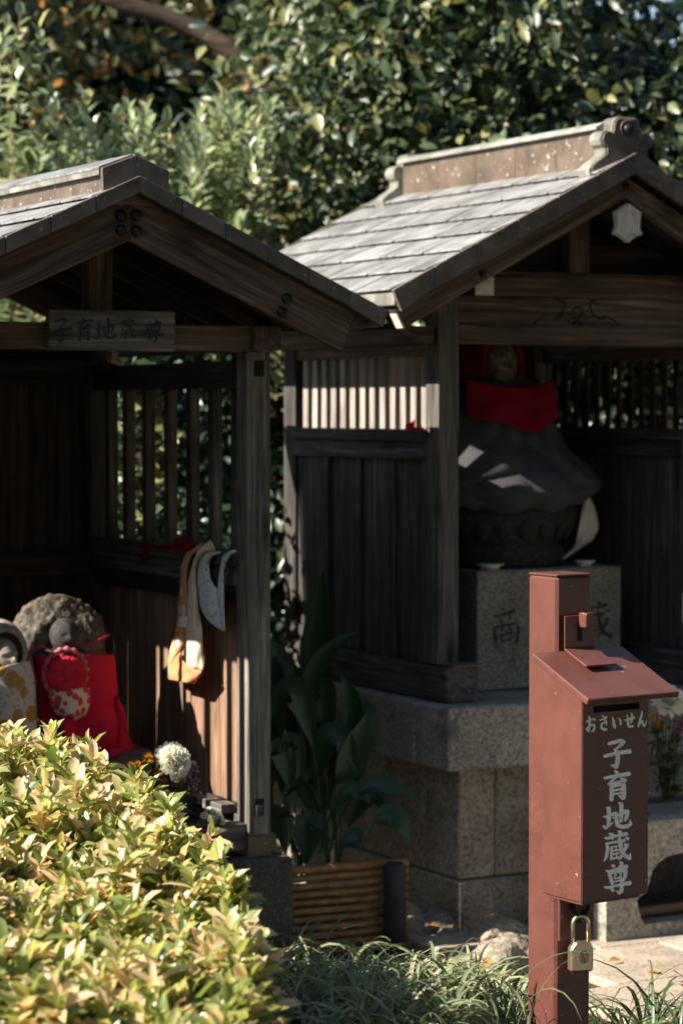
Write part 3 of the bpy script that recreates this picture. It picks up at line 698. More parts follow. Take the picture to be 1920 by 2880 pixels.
blocks('plinth_stone', -.515, .58, -.115, 1.18, -.05, .165, [.05], [.3, .7], S_BASE, .006)

# pedestal
ped = tag(empty('inscribed_pedestal', FR.w(0, .18, .703), FR.th), 'speckled granite pedestal with carved characters inside the raised shrine', 'pedestal')
pz = .382
piece('block', ped, -.268, .285, 0, .45, 0, pz, S_PED, 'x', .004)
SHO = [[(352,490,16),(388,508,18)], [(300,565,14),(385,545,18),(462,520,22)], [(345,590,12),(362,622,16)], [(435,560,12),(425,600,14)], [(290,680,14),(300,750,18),(308,825,14)], [(300,668,12),(400,645,14),(480,632,18)], [(495,640,20),(515,700,20),(500,790,18),(478,815,14)], [(375,655,12),(362,700,12)], [(425,648,12),(432,690,12)], [(350,740,10),(362,800,12)], [(350,738,10),(440,715,12),(436,790,12)], [(360,795,10),(436,780,10)]]
def pedpt(x, y):
    p = FR.onv(1300 + x*.3061, 1560 + y*.3061, .179); return (p.x, -.0012, p.z - .703)
put('carved_character', strokes_mesh(SHO, 8, pedpt, P_CARVE, .3, -2), ped)
def ped2(x, y):
    return pedpt(1055 + (x-540)*.58, 425 + (y-690)*.6)
put('carved_character', strokes_mesh(K_ZO, 14, ped2, P_CARVE, .3, -8), ped)

# ------------------------------------------------------------------ seated statue on the pedestal
st = tag(empty('seated_statue', FR.w(-.075, .40, 1.085), FR.th), 'seated stone figure in red hood and bib with grey robe on inscribed pedestal', 'statue')
prof = [(.165, 0), (.18, .012), (.18, .06), (.16, .075), (.17, .09), (.2, .12), (.225, .165), (.215, .2), (.1, .22)]
put('lotus_base', lathe_mesh(prof, S_BASE2, 40, 1.12, .95), st, T3((.05, 0, 0)))
pet = lathe_mesh([(.002, 0), (.022, .02), (.03, .045), (.024, .07), (.004, .085)], S_BASE2, 10, 1, .4)
for k in range(18):
    t = 2*math.pi*k/18; put('lotus_petal', pet, st, T3((.05 + math.cos(t)*.185*1.1, math.sin(t)*.19*.95, .085)) @ Matrix.Rotation(t + math.pi/2, 4, 'Z') @ Matrix.Rotation(.35, 4, 'X'))
rings = [(.185, .19, .15, 0), (.205, .285, .2, -.02), (.245, .325, .22, -.03), (.285, .318, .21, -.03), (.34, .285, .19, -.015), (.40, .25, .17, 0), (.47, .215, .15, 0), (.54, .19, .13, .005), (.60, .165, .11, .01), (.635, .085, .075, .01), (.66, .055, .055, .01)]
V, Fc = [], []; S = 120; zs = np.linspace(0, 1, 84)
ra = np.array(rings); tt = np.linspace(0, 1, len(rings))
def fold_at(x, y, z, t):
    k = 0.0
    for (kx, kz, nf, ph, am) in ((.25, .24, 9, .3, .016), (-.27, .26, 8, 1.0, .013), (.02, .60, 12, 0, .009)):   # folds run out from each knee and from the collar
        r = math.hypot(x-kx, z-kz); a = math.atan2(z-kz, x-kx) + .5*noise.noise(Vector((x*5, z*5, nf)))
        w = math.exp(-((r-.16)/.13)**2)
        k += am*w*(1 - 2*abs(math.sin(a*nf*.5 + ph + 3*r))**.7)
    return k + .006*noise.noise(Vector((x*9, y*9, z*14)))
for i, z in enumerate(zs):
    zz, a, b, o = [np.interp(z, tt, ra[:, k]) for k in range(4)]
    for k in range(S):
        t = 2*math.pi*k/S; c, s = math.cos(t), math.sin(t); q = 2.3
        r = (abs(c)**q + abs(s)**q)**(-1/q); x, y = c*r*a, s*r*b + o
        fo = fold_at(x, y, zz, t) if zz < .6 else 0
        edge = max(0, 1 - (zz-.185)/.12)                # the hem dips in front and lifts over the knees
        V.append((x*(1 + fo/max(a, .1)) + .045*math.exp(-((zz-.28)/.09)**2)*(1 if c > 0 else .2), y + (fo*1.3 if s < 0 else -fo)*abs(s), zz + edge*(.03*c*c - (.02*(1-c*c) if s < 0 else 0) + .008*math.sin(11*t))))
for i in range(len(zs)-1):
    for k in range(S): Fc.append((i*S+k, i*S+(k+1) % S, (i+1)*S+(k+1) % S, (i+1)*S+k))
Fc.append(tuple(range(S))[::-1]); Fc.append(tuple(range((len(zs)-1)*S, len(zs)*S)))
put('robe', mesh(V, Fc, T_GREY, True), st)
def headfn(dep=1.0):
    def f(q):
        x, y, z = q; y_in = y
        if y < -.2:                                  # face towards -y
            y -= .16*math.exp(-((x/.13)**2 + ((z+.08)/.22)**2)) + .04*math.exp(-((x/.3)**2 + ((z+.45)/.07)**2)) + .06*math.exp(-((x/.25)**2+((z+.8)/.15)**2))
            y += .10*(math.exp(-(((x-.36)/.2)**2 + ((z-.08)/.1)**2)) + math.exp(-(((x+.36)/.2)**2 + ((z-.08)/.1)**2)))
            y -= .03*math.exp(-(((abs(x)-.36)/.18)**2 + ((z-.04)/.04)**2)) + .05*math.exp(-(((abs(x)-.36)/.25)**2 + ((z-.26)/.06)**2))
            y += .05*math.exp(-((x/.25)**2 + ((z+.37)/.035)**2))
        y = y_in + (y - y_in)*dep
        return Vector((x*(1 - .18*max(0, -z)), y, z))
    return f
HT = Matrix.Rotation(.10, 4, 'Z')
blob('head', st, T3((-.005, -.03, .655)) @ HT, S_FACE, (.066, .072, .098), 5, 0, 1, 0, headfn(1.8))
for s in (-1, 1): blob('ear', st, T3((-.005 + s*.062, .0, .65)), S_DARK, (.012, .016, .03), 2, .1)
def hoodfn(q):
    if q.y < -.55: q = Vector((q.x, -.55 + (q.y+.55)*.1, q.z))
    return q
V, Fc = [], []; S = 40; H = 14
for i in range(H):                                   # hood: an open shell round the face, flaring onto the shoulders
    f = i/(H-1); rx, rz = .072 + .03*math.sin(f*math.pi*.75), .104 + .022*math.sin(f*math.pi*.75)
    y = -.062 + .155*f; sc = 1 if f < .7 else math.sqrt(max(0, 1-((f-.7)/.302)**2))
    for k in range(S):
        t = 2*math.pi*k/S; dz = math.sin(t)*rz*sc*(1.0 if math.sin(t) > 0 else 1.12); V.append((math.cos(t)*rx*sc*(1 + (.22 if dz < -.04 else 0)) - .005, y + .002*math.sin(7*t), .658 + dz))
for i in range(H-1):
    for k in range(S): Fc.append((i*S+k, i*S+(k+1) % S, (i+1)*S+(k+1) % S, (i+1)*S+k))
hd = put('hood', mesh(V, Fc, T_CRIMSON, True), st); m_ = hd.modifiers.new('thick', 'SOLIDIFY'); m_.thickness = .008
put('hood_rim', tube_mesh([(math.cos(t)*.074 - .005, -.064, .656 + math.sin(t)*(.106 if math.sin(t) > 0 else .118)) for t in np.linspace(0, 2*math.pi, 41)], .0085, T_CRIMSON, 8), hd)
put('collar_band', tube_mesh([(math.cos(t)*.145, -.03 - .085*abs(math.sin(t)), .60 - .05*abs(math.sin(t))) for t in np.linspace(math.pi, 2*math.pi, 30)], .016, T_BLACKFLOWER, 8), st)
V, Fc = [], []; n, m = 22, 26                        # bib over the chest, rounded at the lower corners
for i in range(n):
    f = i/(n-1); hw = .162 + .012*math.sin(f*3.0); hw *= math.sqrt(max(.02, 1 - max(0, (f-.72)/.30)**2.2)) if f > .72 else 1
    for j in range(m):
        x = -hw + 2*hw*j/(m-1); z = .615 - .16*f - .03*(1-(x/.18)**2)*(1-f) - f*(.012*math.sin(x*26 + .8) + .05*x) ; b_ = .128 + .045*f
        y = -b_*math.sqrt(max(.05, 1 - (x/.25)**2)) - .012 + .007*math.sin(x*38 + f*3)*f - .006*noise.noise(Vector((x*16, f*3, 2)))
        V.append((x, y, z))
for i in range(n-1):
    for j in range(m-1): Fc.append((i*m+j, i*m+j+1, (i+1)*m+j+1, (i+1)*m+j))
bb = put('bib', mesh(V, Fc, T_CRIMSON, True), st); bb.modifiers.new('thick', 'SOLIDIFY').thickness = .003
# pale cloth tucked at the right of the figure
fn = lambda x, y, o: FR.onv(x, y, .30 - o) - Vector((-.075, .40, 1.085))
sheet('under_cloth', st, [(1645, 1378), (1630, 1470), (1616, 1535), (1580, 1572)], [(1650, 1380), (1672, 1430), (1683, 1485), (1664, 1520), (1582, 1574)], fn, T_WHITE, 16, 6, .02, .002, .006, False)
for (x, y, lab, w_) in ((1377, 1590, 'shallow white dish with flaking rim on left of pedestal', 44), (1643, 1588, 'low white frosted dish on right of pedestal', 34)):
    p = FR.onv(x, y, .225); d = tag(empty('offering_dish', FR.w(p.x, .225, 1.0855), FR.th), lab, 'dish')
    k = w_/930*.95
    put('bowl', lathe_mesh([(k*.55, 0), (k*.62, .004), (k*.7, .012), (k*1.0, .016), (k*1.02, .019), (k*.8, .0185), (k*.3, .016)], CER, 28), d)
    put('foot_ring', lathe_mesh([(k*.66, .0005), (k*.68, .009), (k*.60, .0095)], P_CHALK, 20), d)
# ================================================================== OFFERTORY BOX
ob = frame_thing('offertory_box', FB, 'red brown painted steel offertory box on square post with white brush lettering', 'offertory box')
post = piece('post', ob, 0, .1, 0, .1, -.1, 1.236, P_RED, 'z', .006)
piece('post_cap', ob, .001, .099, .001, .099, 1.2362, 1.241, P_RED, 'x', .0015)
bx0, bx1, bv, bz0, bz1 = -.0385, .1475, -.135, .551, 1.045
def box_body():
    bm = bmesh.new(); zf, zb = .988, 1.058
    P = [(bx0, bv, bz0), (bx1, bv, bz0), (bx1, -.001, bz0), (bx0, -.001, bz0), (bx0, bv, zf), (bx1, bv, zf), (bx1, -.001, zb), (bx0, -.001, zb)]
    v = [bm.verts.new(p) for p in P]
    for f in ((0, 3, 2, 1), (4, 5, 6, 7), (1, 2, 6, 5), (2, 3, 7, 6), (3, 0, 4, 7)): bm.faces.new([v[i] for i in f])
    # front face with a coin slot cut through it
    s = [bm.verts.new(p) for p in ((-.008, bv, .955), (.1195, bv, .955), (.1195, bv, .969), (-.008, bv, .969))]
    i_ = [bm.verts.new((p.co.x, bv + .02, p.co.z)) for p in s]
    for k in range(4):
        k2 = (k+1) % 4; bm.faces.new([[v[0], v[1], v[5], v[4]][k], [v[0], v[1], v[5], v[4]][k2], s[k2], s[k]]); bm.faces.new([s[k], s[k2], i_[k2], i_[k]])
    c = Vector(((bx0+bx1)/2, -.07, .77))
    es = [e for e in bm.edges if all(x in v for x in e.verts)]
    bmesh.ops.bevel(bm, geom=es, offset=.0018, segments=2, affect='EDGES')
    bmesh.ops.translate(bm, verts=bm.verts, vec=-c)
    return bm_mesh(bm, P_RED), c
bme, bc = box_body(); body = put('box_body', bme, ob, T3(bc))
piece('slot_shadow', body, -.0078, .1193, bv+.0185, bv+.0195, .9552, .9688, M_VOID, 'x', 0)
piece('bottom_lip', body, bx0+.004, bx1-.02, bv+.004, -.01, bz0-.006, bz0-.0005, P_RED, 'x', .001)
lid_dir = Vector((0, -.19, -.083)).normalized()
lidc = Vector((.0595, -.0925, 1.0275))
lang = math.atan2(.083, .19)
M = T3(lidc) @ Matrix.Rotation(lang, 4, 'X')
lid = put('lid', boxmesh((.255, .207, .014), P_RED, .002), ob, M)
def lid_pt(u, s): return Vector((u, -s*math.cos(lang), 1.075 - s*math.sin(lang)))
hs = piece('hasp_plate', ob, .010, .095, -.0165, -.0125, 1.082, 1.152, P_RED, 'z', .0015)
bar('hasp_strap', ob, (.0525, -.013, 1.0805), (.0525, -.088, 1.0485), .085, .004, P_RED, bev=.001)
piece('hasp_slot', hs, .044, .058, -.0172, -.0166, 1.096, 1.127, M_VOID, 'z', 0)
stp = piece('staple', ob, .047, .057, -.042, -.017, 1.126, 1.158, P_RED, 'z', .002)
piece('staple_tab', stp, .0575, .083, -.0215, -.017, 1.126, 1.157, P_RED, 'z', .0015)
lp = piece('lock_plate', ob, .005, .1015, -.0085, -.0005, .441, .538, P_RED, 'z', .0012)
put('lock_ring', tube_mesh([(.055 + .019*math.cos(t), -.02 - .008*math.sin(t*2), .507 + .026*math.sin(t)) for t in np.linspace(0, 2*math.pi, 25)], .0055, M_IRON, 8), lp)
def f_top(x, y):
    p = FB.onv(1620 + x*.1403, 1980 + y*.1403, bv - .0006); return (p.x, bv - .0006, p.z)
def f_bot(x, y):
    p = FB.onv(1620 + x*.1403, 2240 + y*.1403, bv - .0006); return (p.x, bv - .0006, p.z)
for stt, fn in ((H_O, f_top), (H_SA, f_top), (H_I, f_top), (H_SE, f_top), (H_N, f_top)): put('lettering', strokes_mesh(stt, 7, fn, P_WHITE, .1), body)
for stt, fn in ((K_KO, f_top), (K_IKU, f_top), (K_CHI, f_bot), (K_ZO, f_bot), (K_SON, f_bot)): put('lettering', strokes_mesh(stt, 10, fn, P_WHITE, .12), body)
# padlock
pk_c = FB.onv(1631, 2690, -.034)
pk = tag(empty('padlock', FB.w(pk_c.x, -.034, .377), R_(14)), 'worn nickel padlock with round dark emblem hanging under the box', 'padlock')
bw_, bh = .0265, .067
pts = [(-bw_, 0), (bw_, 0), (bw_, bh-.012), (bw_-.008, bh), (-bw_+.012, bh), (-bw_, bh-.016)]
put('lock_body', prism_mesh(pts, -.012, .012, M_NICKEL, .004), pk)
sp = [(-.0175, 0, bh-.012), (-.0175, 0, bh+.036)] + [(-.0175*math.cos(t), 0, bh+.036+.0175*math.sin(t)) for t in np.linspace(.2, math.pi-.2, 9)] + [(.0175, 0, bh+.036), (.0175, 0, bh-.012)]
put('shackle', tube_mesh(sp, .0046, M_NICKEL, 10), pk)
em = put('emblem', mesh([(.011*math.cos(t)+.004, -.01225, .033+.014*math.sin(t)) for t in np.linspace(0, 2*math.pi, 29)[:-1]], [tuple(range(28))], M_VOID), pk)
ALPHA = [[(0,100,3),(6,20,3)], [(6,20,3),(14,100,3)], [(3,62,3),(11,62,3)], [(24,10,3),(24,104,3),(34,104,3)], [(44,110,3),(44,6,3),(54,6,3),(54,54,3),(44,54,3)], [(64,10,3),(64,104,3)], [(76,10,3),(76,104,3)], [(64,55,3),(76,55,3)], [(86,100,3),(91,22,3),(98,100,3)], [(87,62,3),(96,62,3)]]
def fa(x, y):
    X = (x-49)/49*.0098; z = .033 + (55-y)/55*.0125*math.sqrt(max(.25, 1-((x-49)/56)**2)); return (X + .004, -.0125, z)
put('emblem_lettering', strokes_mesh(ALPHA, 2.0, fa, M_NICKEL, 0), em)

# ================================================================== STONE ALTAR TABLE on the right
FT = Frame(at_z(1703, 2665, 0.012), 30.0)
al = frame_thing('stone_altar', FT, 'low granite altar table with scalloped cutout and flower vase hole', 'altar')
def altar_front(v0, v1):
    tp = .372; W = 1.15
    arc = []
    # scalloped opening as in the photo
    for (x, z) in ((.128, .085), (.118, .115), (.112, .14), (.125, .152), (.145, .162), (.157, .19), (.168, .222), (.19, .246), (.225, .262), (.27, .268)): arc.append((x, z))
    arc2 = [(W - x, z) for x, z in arc[::-1]]
    low = [(W-.14, .066), (.575, .06), (.14, .066)]
    outer = [(0, 0), (W, 0), (W, tp), (0, tp)]
    bm = bmesh.new()
    ov = [bm.verts.new((x, v0, z)) for x, z in outer]; inner = arc + arc2 + low; iv = [bm.verts.new((x, v0, z)) for x, z in inner]
    es = [bm.edges.new((ov[i], ov[(i+1) % 4])) for i in range(4)] + [bm.edges.new((iv[i], iv[(i+1) % len(iv)])) for i in range(len(iv))]
    bmesh.ops.triangle_fill(bm, edges=es, use_beauty=True)
    r = bmesh.ops.extrude_face_region(bm, geom=list(bm.faces)); bmesh.ops.translate(bm, verts=[g for g in r['geom'] if isinstance(g, bmesh.types.BMVert)], vec=(0, v1-v0, 0))
    return bm_mesh(bm, S_KERB)
put('front_slab', altar_front(0, .07), al)
piece('side_slab', al, 0, .07, .072, .36, 0, .372, S_KERB, 'y', .003); piece('side_slab', al, 1.08, 1.15, .072, .36, 0, .372, S_KERB, 'y', .003)
piece('back_slab', al, .072, 1.078, .30, .36, 0, .372, S_DARK, 'x', .003)
piece('table_top', al, .072, 1.078, .072, .298, .325, .366, S_KERB, 'x', .003)
put('vase_hole', lathe_mesh([(.078, -.003), (.078, .0035), (.066, .004), (.06, -.002)], S_DARK, 30, 1.1, .8), al, T3((.19, .17, .3665)))
piece('wooden_rail', al, .17, .95, .074, .11, .075, .1, W_WARM, 'x', .002)

# ================================================================== THINGS INSIDE THE LEFT SHRINE
vR = .62
ro = FL.onv(175, 1850, vR)
rt = tag(empty('rock_statue', FL.w(ro.x, vR, .345), FL.th), 'rough lava rock with dark carved head wearing red robe and fuzzy red bib', 'statue')
OFF = Vector((ro.x, vR, .345))
def flat(q):
    y = q.y
    return Vector((math.copysign(abs(q.x)**.86, q.x), y*(.8 if y < 0 else 1), math.copysign(abs(q.z)**.82, q.z)))
blob('rock', rt, T3((0, .03, .45)), S_LAVA, (.158, .11, .232), 6, .14, 2.0, 4, flat, .045, 8, True)
hp = FL.onv(180, 1788, .52) - OFF
blob('carved_head', rt, T3(hp), S_BASE2, (.043, .048, .054), 4, 0, 1, 0, headfn(1.8))
blob('carved_shoulders', rt, T3(hp + Vector((.005, .03, -.085))), S_BASE2, (.1, .06, .05), 3, .05)
piece('plinth', rt, -.17, .235, -.16, .16, 0, .205, S_DARK, 'x', .006)
f1 = lambda x, y, o: FL.onv(x, y, 0.520 - o) - OFF
def f1b(x, y, o): return FL.onv(x, y, 0.490 - o) - OFF
sheet('red_robe', rt, [(98, 1842), (104, 1920), (110, 2000), (118, 2060), (160, 2140)], [(321, 1840), (326, 1890), (331, 1940), (328, 1985), (336, 2040), (330, 2132)], f1, T_RED, 44, 44, .08, .003, .008, True, None, .03)
sheet('robe_fold', rt, [(326, 1955), (322, 2010), (314, 2060), (300, 2135)], [(332, 1965), (352, 2000), (360, 2060), (374, 2100)], lambda x, y, o: FL.onv(x, y, 0.530 - o) - OFF, T_RED, 16, 8, .02, .003, .006)
sheet('robe_hem', rt, [(296, 2112), (270, 2130)], [(380, 2096), (330, 2128)], lambda x, y, o: FL.onv(x, y, 0.455 - o) - OFF, T_RED, 6, 14, .006, .003, .004)
wb = FL.onv(188, 1898, 0.430) - OFF
blob('fuzzy_bib', rt, T3(wb), T_KNIT, (.063, .028, .056), 5, .06, 3, 2, None, .10, 16, False)
put('bib_ruffle', tube_mesh([wb + Vector((math.cos(t)*(.068 + .003*math.sin(19*t)), .012, math.sin(t)*.074 + .002)) for t in np.linspace(0, 2*math.pi, 60)], [.008 + .003*math.sin(k*1.9) for k in range(60)], T_PINK, 8), rt)
sheet('dotted_bib', rt, [(140, 1932), (138, 1975), (158, 2008), (206, 2024)], [(252, 1935), (254, 1978), (240, 2010), (212, 2025)], lambda x, y, o: FL.onv(x, y, 0.445 - o) - OFF, T_ROSE, 18, 12, .03, .003)
for pa in ([(90, 1808), (120, 1818), (150, 1828)], [(228, 1820), (270, 1803), (308, 1786)]):
    put('red_cord', tube_mesh([FL.onv(x, y, 0.495) - OFF for x, y in pa], .0026, T_RED, 6), rt)

v2 = .44
j0 = FL.onv(8, 1850, v2)
jz = tag(empty('small_stone_jizo', FL.w(j0.x, v2, .345), FL.th), 'small grey stone jizo in ochre printed cloth beside the lava rock', 'statue')
OF2 = Vector((j0.x, v2, .345))
blob('head', jz, T3(FL.onv(6, 1848, v2) - OF2) @ Matrix.Rotation(.35, 4, 'Z'), S_JIZO, (.045, .05, .06), 5, 0, 1, 0, headfn(1.8))
ma = [FL.onv(x, y, v2+.06) - OF2 for x, y in ((-90, 1960), (-80, 1850), (-50, 1790), (0, 1744), (16, 1740), (24, 1752), (60, 1792), (92, 1840), (106, 1900), (110, 2000), (112, 2200), (-90, 2200))]
put('stone_mandorla', prism_mesh([(p.x, p.z) for p in ma][::-1], .06, .13, S_JIZO, .008), jz)
hm = FL.onv(5, 1838, v2) - OF2
V, Fc = [], []
for i in range(10):
    f = i/9; r = .052 + .02*math.sin(f*2.2); y = -.03 + .1*f
    for k in range(28): t = 2*math.pi*k/28; V.append((math.cos(t)*r*1.1 + hm.x, y, hm.z + math.sin(t)*r*(1.25 if math.sin(t) > 0 else .9)))
for i in range(9):
    for k in range(28): Fc.append((i*28+k, i*28+(k+1) % 28, (i+1)*28+(k+1) % 28, (i+1)*28+k))
hh = put('stone_cowl', mesh(V, Fc, S_JIZO, True), jz); hh.modifiers.new('t', 'SOLIDIFY').thickness = .012
blob('stone_body', jz, T3(FL.onv(10, 2010, v2+.03) - OF2), S_JIZO, (.10, .06, .14), 4, .04)
sheet('printed_bib', jz, [(-60, 1890), (-75, 1960), (-75, 2100)], [(84, 1858), (98, 1910), (104, 2075)], lambda x, y, o: FL.onv(x, y, v2-.03-o) - OF2, T_FLORAL, 20, 16, .05, .003, .004)
put('red_cord', tube_mesh([FL.onv(x, y, v2-.02) - OF2 for x, y in ((92, 1806), (86, 1840), (76, 1858), (66, 1868))], .0035, T_RED, 6), jz)
piece('plinth', jz, -.11, .11, -.06, .14, 0, .16, S_DARK, 'x', .005)

# cloths hung over the rail of the right hand wall
Z = lambda a: [(380 + x*.2551, 1480 + y*.2551) for x, y in a]
def hang(base): return lambda x, y, o: FL.onu(x, y, base - o)
tw = tag(empty('hanging_towel', FL.w(.43, .25, 1.175), FL.th), 'long orange and cream bib towel draped over the shrine rail', 'towel')
OT = Vector((.43, .25, 1.175))
sub = lambda f, O: (lambda x, y, o: f(x, y, o) - O)
sheet('patterned_half', tw, Z([(700, 205), (560, 300), (512, 450), (497, 650), (470, 1000), (440, 1200), (385, 1380), (360, 1500), (365, 1660)]), Z([(740, 240), (630, 320), (590, 430), (585, 560), (588, 700), (590, 850), (590, 1000), (575, 1200), (500, 1400), (425, 1500), (405, 1675)]), sub(hang(.438), OT), T_PRINT, 40, 9, .010, .0025, .003)
sheet('cream_half', tw, Z([(835, 150), (700, 255), (640, 400), (590, 600), (580, 900), (560, 1200), (515, 1470), (520, 1530)]), Z([(890, 270), (770, 275), (690, 360), (668, 480), (702, 900), (740, 1150), (750, 1400), (745, 1590)]), sub(hang(.430), OT), T_CREAM, 40, 10, .014, .0025, .004)
sheet('folded_end', tw, Z([(500, 1390), (420, 1480), (366, 1640), (372, 1690)]), Z([(520, 1515), (640, 1560), (740, 1600), (660, 1738)]), sub(hang(.424), OT), T_ORANGE, 22, 14, .016, .0025, .004)
sheet('care_label', tw, Z([(480, 1000), (466, 1110)]), Z([(578, 990), (572, 1120)]), sub(hang(.4235), OT), T_WHITE, 5, 5, .002, .001)
wbt = tag(empty('white_printed_bib', FL.w(.43, .12, 1.175), FL.th), 'pale blue printed baby bib hung on the rail next to the post', 'bib')
OW = Vector((.43, .12, 1.175))
sheet('left_wing', wbt, Z([(945, 280), (770, 288), (692, 340), (665, 450), (690, 700), (720, 900), (790, 1020), (880, 1100), (975, 1155)]), Z([(945, 296), (880, 310), (835, 345), (815, 430), (825, 560), (865, 640), (912, 690), (920, 850), (985, 1150)]), sub(hang(.436), OW), T_BIB, 40, 10, .008, .003, .003)
sheet('right_wing', wbt, Z([(1112, 262), (1050, 272), (965, 330), (942, 450), (920, 600), (912, 690), (920, 850), (985, 1150)]), Z([(1114, 285), (1060, 305), (1002, 390), (978, 500), (980, 700), (985, 900), (990, 1150)]), sub(hang(.430), OW), T_BIB, 34, 6, .006, .003, .002)
rc = tag(empty('knotted_scarf', FL.w(.49, .45, 1.175), FL.th), 'knotted crimson scarf lying on the barred rail', 'scarf')
OR = Vector((.49, .45, 1.175))
sheet('folded_panel', rc, Z([(440, 130), (440, 210), (445, 300)]), Z([(610, 108), (670, 200), (640, 285)]), sub(hang(.462), OR), T_CRIMSON, 12, 12, .02, .004, .008)
sheet('twisted_tie', rc, Z([(440, 195), (330, 210), (240, 235), (160, 180), (120, 200)]), Z([(445, 265), (340, 262), (250, 270), (180, 270), (150, 260)]), sub(hang(.458), OR), T_CRIMSON, 20, 8, .012, .004, .01)
sheet('loose_end', rc, Z([(130, 190), (95, 280), (62, 362)]), Z([(190, 200), (140, 285), (98, 370)]), sub(hang(.447), OR), T_CRIMSON, 10, 5, .004, .003)
rc2 = tag(empty('red_ribbon', FR.w(-.53, .15, 1.537), FR.th), 'small red ribbon on the ledge of the raised shrine side wall', 'ribbon')
f2 = lambda x, y, o: FR.onu(x, y, -.53 - o) - Vector((-.53, .15, 1.537))
sheet('bow', rc2, [(1140, 1195), (1140, 1212)], [(1166, 1180), (1164, 1212)], f2, T_RED, 6, 6, .012, .003, .004)
sheet('tail', rc2, [(1160, 1200), (1175, 1204), (1192, 1202)], [(1160, 1211), (1176, 1214), (1192, 1212)], f2, T_RED, 8, 4, .006, .003, .003)

for e_ in (rt, jz, tw, wbt, rc): e_.scale = (UNIT_L,)*3
# ================================================================== FLOWERS
F_WHITE = leafmat('white_petal', (.86, .84, .82), (.92, .91, .9), None, .6, .3, .3)
F_YEL = leafmat('yellow_petal', (.62, .26, .01), (.75, .38, .015), None, .6, .3, .3)
F_PUR = leafmat('purple_petal', (.24, .05, .22), (.42, .16, .40), (.75, .66, .7), .6, .3, .3, .3)
F_GREEN = leafmat('flower_leaf', (.03, .05, .015), (.08, .10, .03), None, .45, .25, .4)
def bloom(c, axis, r, n, mat_w=.16, up=.55):
    axis = np.array(axis, float); axis /= np.linalg.norm(axis); d = rand_dir(n*3); d = d[(d @ axis) > -.15][:n]
    P = c + d*r*.38; D = d + axis*up*.5 + rand_dir(len(d))*.15; N = nrm(np.cross(np.cross(d, axis + .01), d) + d*.1)
    L = r*RNG.uniform(.6, .85, len(d)); return leaf_arrays(P, D, N, L, L*mat_w*RNG.uniform(.8, 1.3, len(d)))
def merge(lst):
    V, T, k = [], [], 0
    for v, t in lst: V.append(v); T.append(t + k); k += len(v)
    return np.concatenate(V), np.concatenate(T)
def bouquet(fr, v, whites, yellows, purples, foot, name, label, vase=True):
    b0 = fr.onv(*foot, v); e = tag(empty(name, fr.w(b0.x, v, b0.z), fr.th), label, 'flowers'); O = Vector((b0.x, v, b0.z)); e.scale = (fr.unit,)*3
    rz = lambda p: np.array(fr.onv(p[0], p[1], v + p[3] if len(p) > 3 else v) - O)
    Lf = []
    for lst, mat, nm, n, wd in ((whites, F_WHITE, 'chrysanthemum', 520, .5), (yellows, F_YEL, 'yellow_flower', 70, .2), (purples, F_PUR, 'purple_flower', 46, .3)):
        for p in lst:
            c = rz(p); V, T = bloom(c, (random.uniform(-.3, .3), -.7, .6), p[2], n, wd); o = put(nm, tri_mesh(V, T, mat), e)
            put('stem', tube_mesh([c, c*.6 + np.array((random.uniform(-.01, .01), .01, 0)), c*.12], .0022, F_GREEN, 5), o)
            k = 9; t = RNG.uniform(.15, .85, k)[:, None]; Lf.append(leaf_arrays(c*t + RNG.normal(0, .008, (k, 3)), rand_dir(k) + np.array((0, -.2, .3)), rand_dir(k), RNG.uniform(.025, .05, k), RNG.uniform(.008, .016, k)))
    V, T = merge(Lf); fo = put('foliage', tri_mesh(V, T, F_GREEN), e); fo['kind'] = 'stuff'
    if vase: put('vase', lathe_mesh([(.025, -.12), (.03, -.11), (.03, -.01), (.034, 0), (.03, .001), (.026, -.02)], M_NICKEL, 18), e)
    return e
bouquet(FL, -.06, [(480, 2145, .052)], [(415, 2134, .019), (386, 2150, .013), (368, 2154, .013), (446, 2174, .016), (462, 2196, .009)],
        [(512, 2160, .024), (538, 2158, .018), (498, 2178, .018), (520, 2182, .02), (546, 2176, .016), (508, 2200, .016), (532, 2196, .016), (490, 2206, .014), (552, 2200, .013), (544, 2220, .012)], (470, 2330), 'flower_bouquet', 'offering bouquet with white chrysanthemum and yellow blooms by lit boards')
bouquet(FL, .02, [(602, 2290, .011), (616, 2300, .012), (588, 2280, .011), (575, 2296, .011), (624, 2312, .01), (598, 2312, .011)], [], [], (560, 2400), 'small_white_flowers', 'sprig of tiny white flowers in shade under the shrine sill', False)
bouquet(FT, .19, [(1874, 1978, .05)], [(1846, 2008, .017), (1864, 2009, .018), (1832, 2014, .014), (1850, 2044, .014), (1918, 1990, .018), (1840, 2038, .013)],
        [(1898, 2020, .02), (1912, 2012, .02), (1906, 2040, .018), (1918, 2036, .018), (1894, 2052, .014), (1912, 2060, .014), (1884, 2010, .013), (1916, 2140, .016)], (1868, 2272), 'flower_bouquet', 'tall bouquet with white chrysanthemum standing on the stone altar', False)

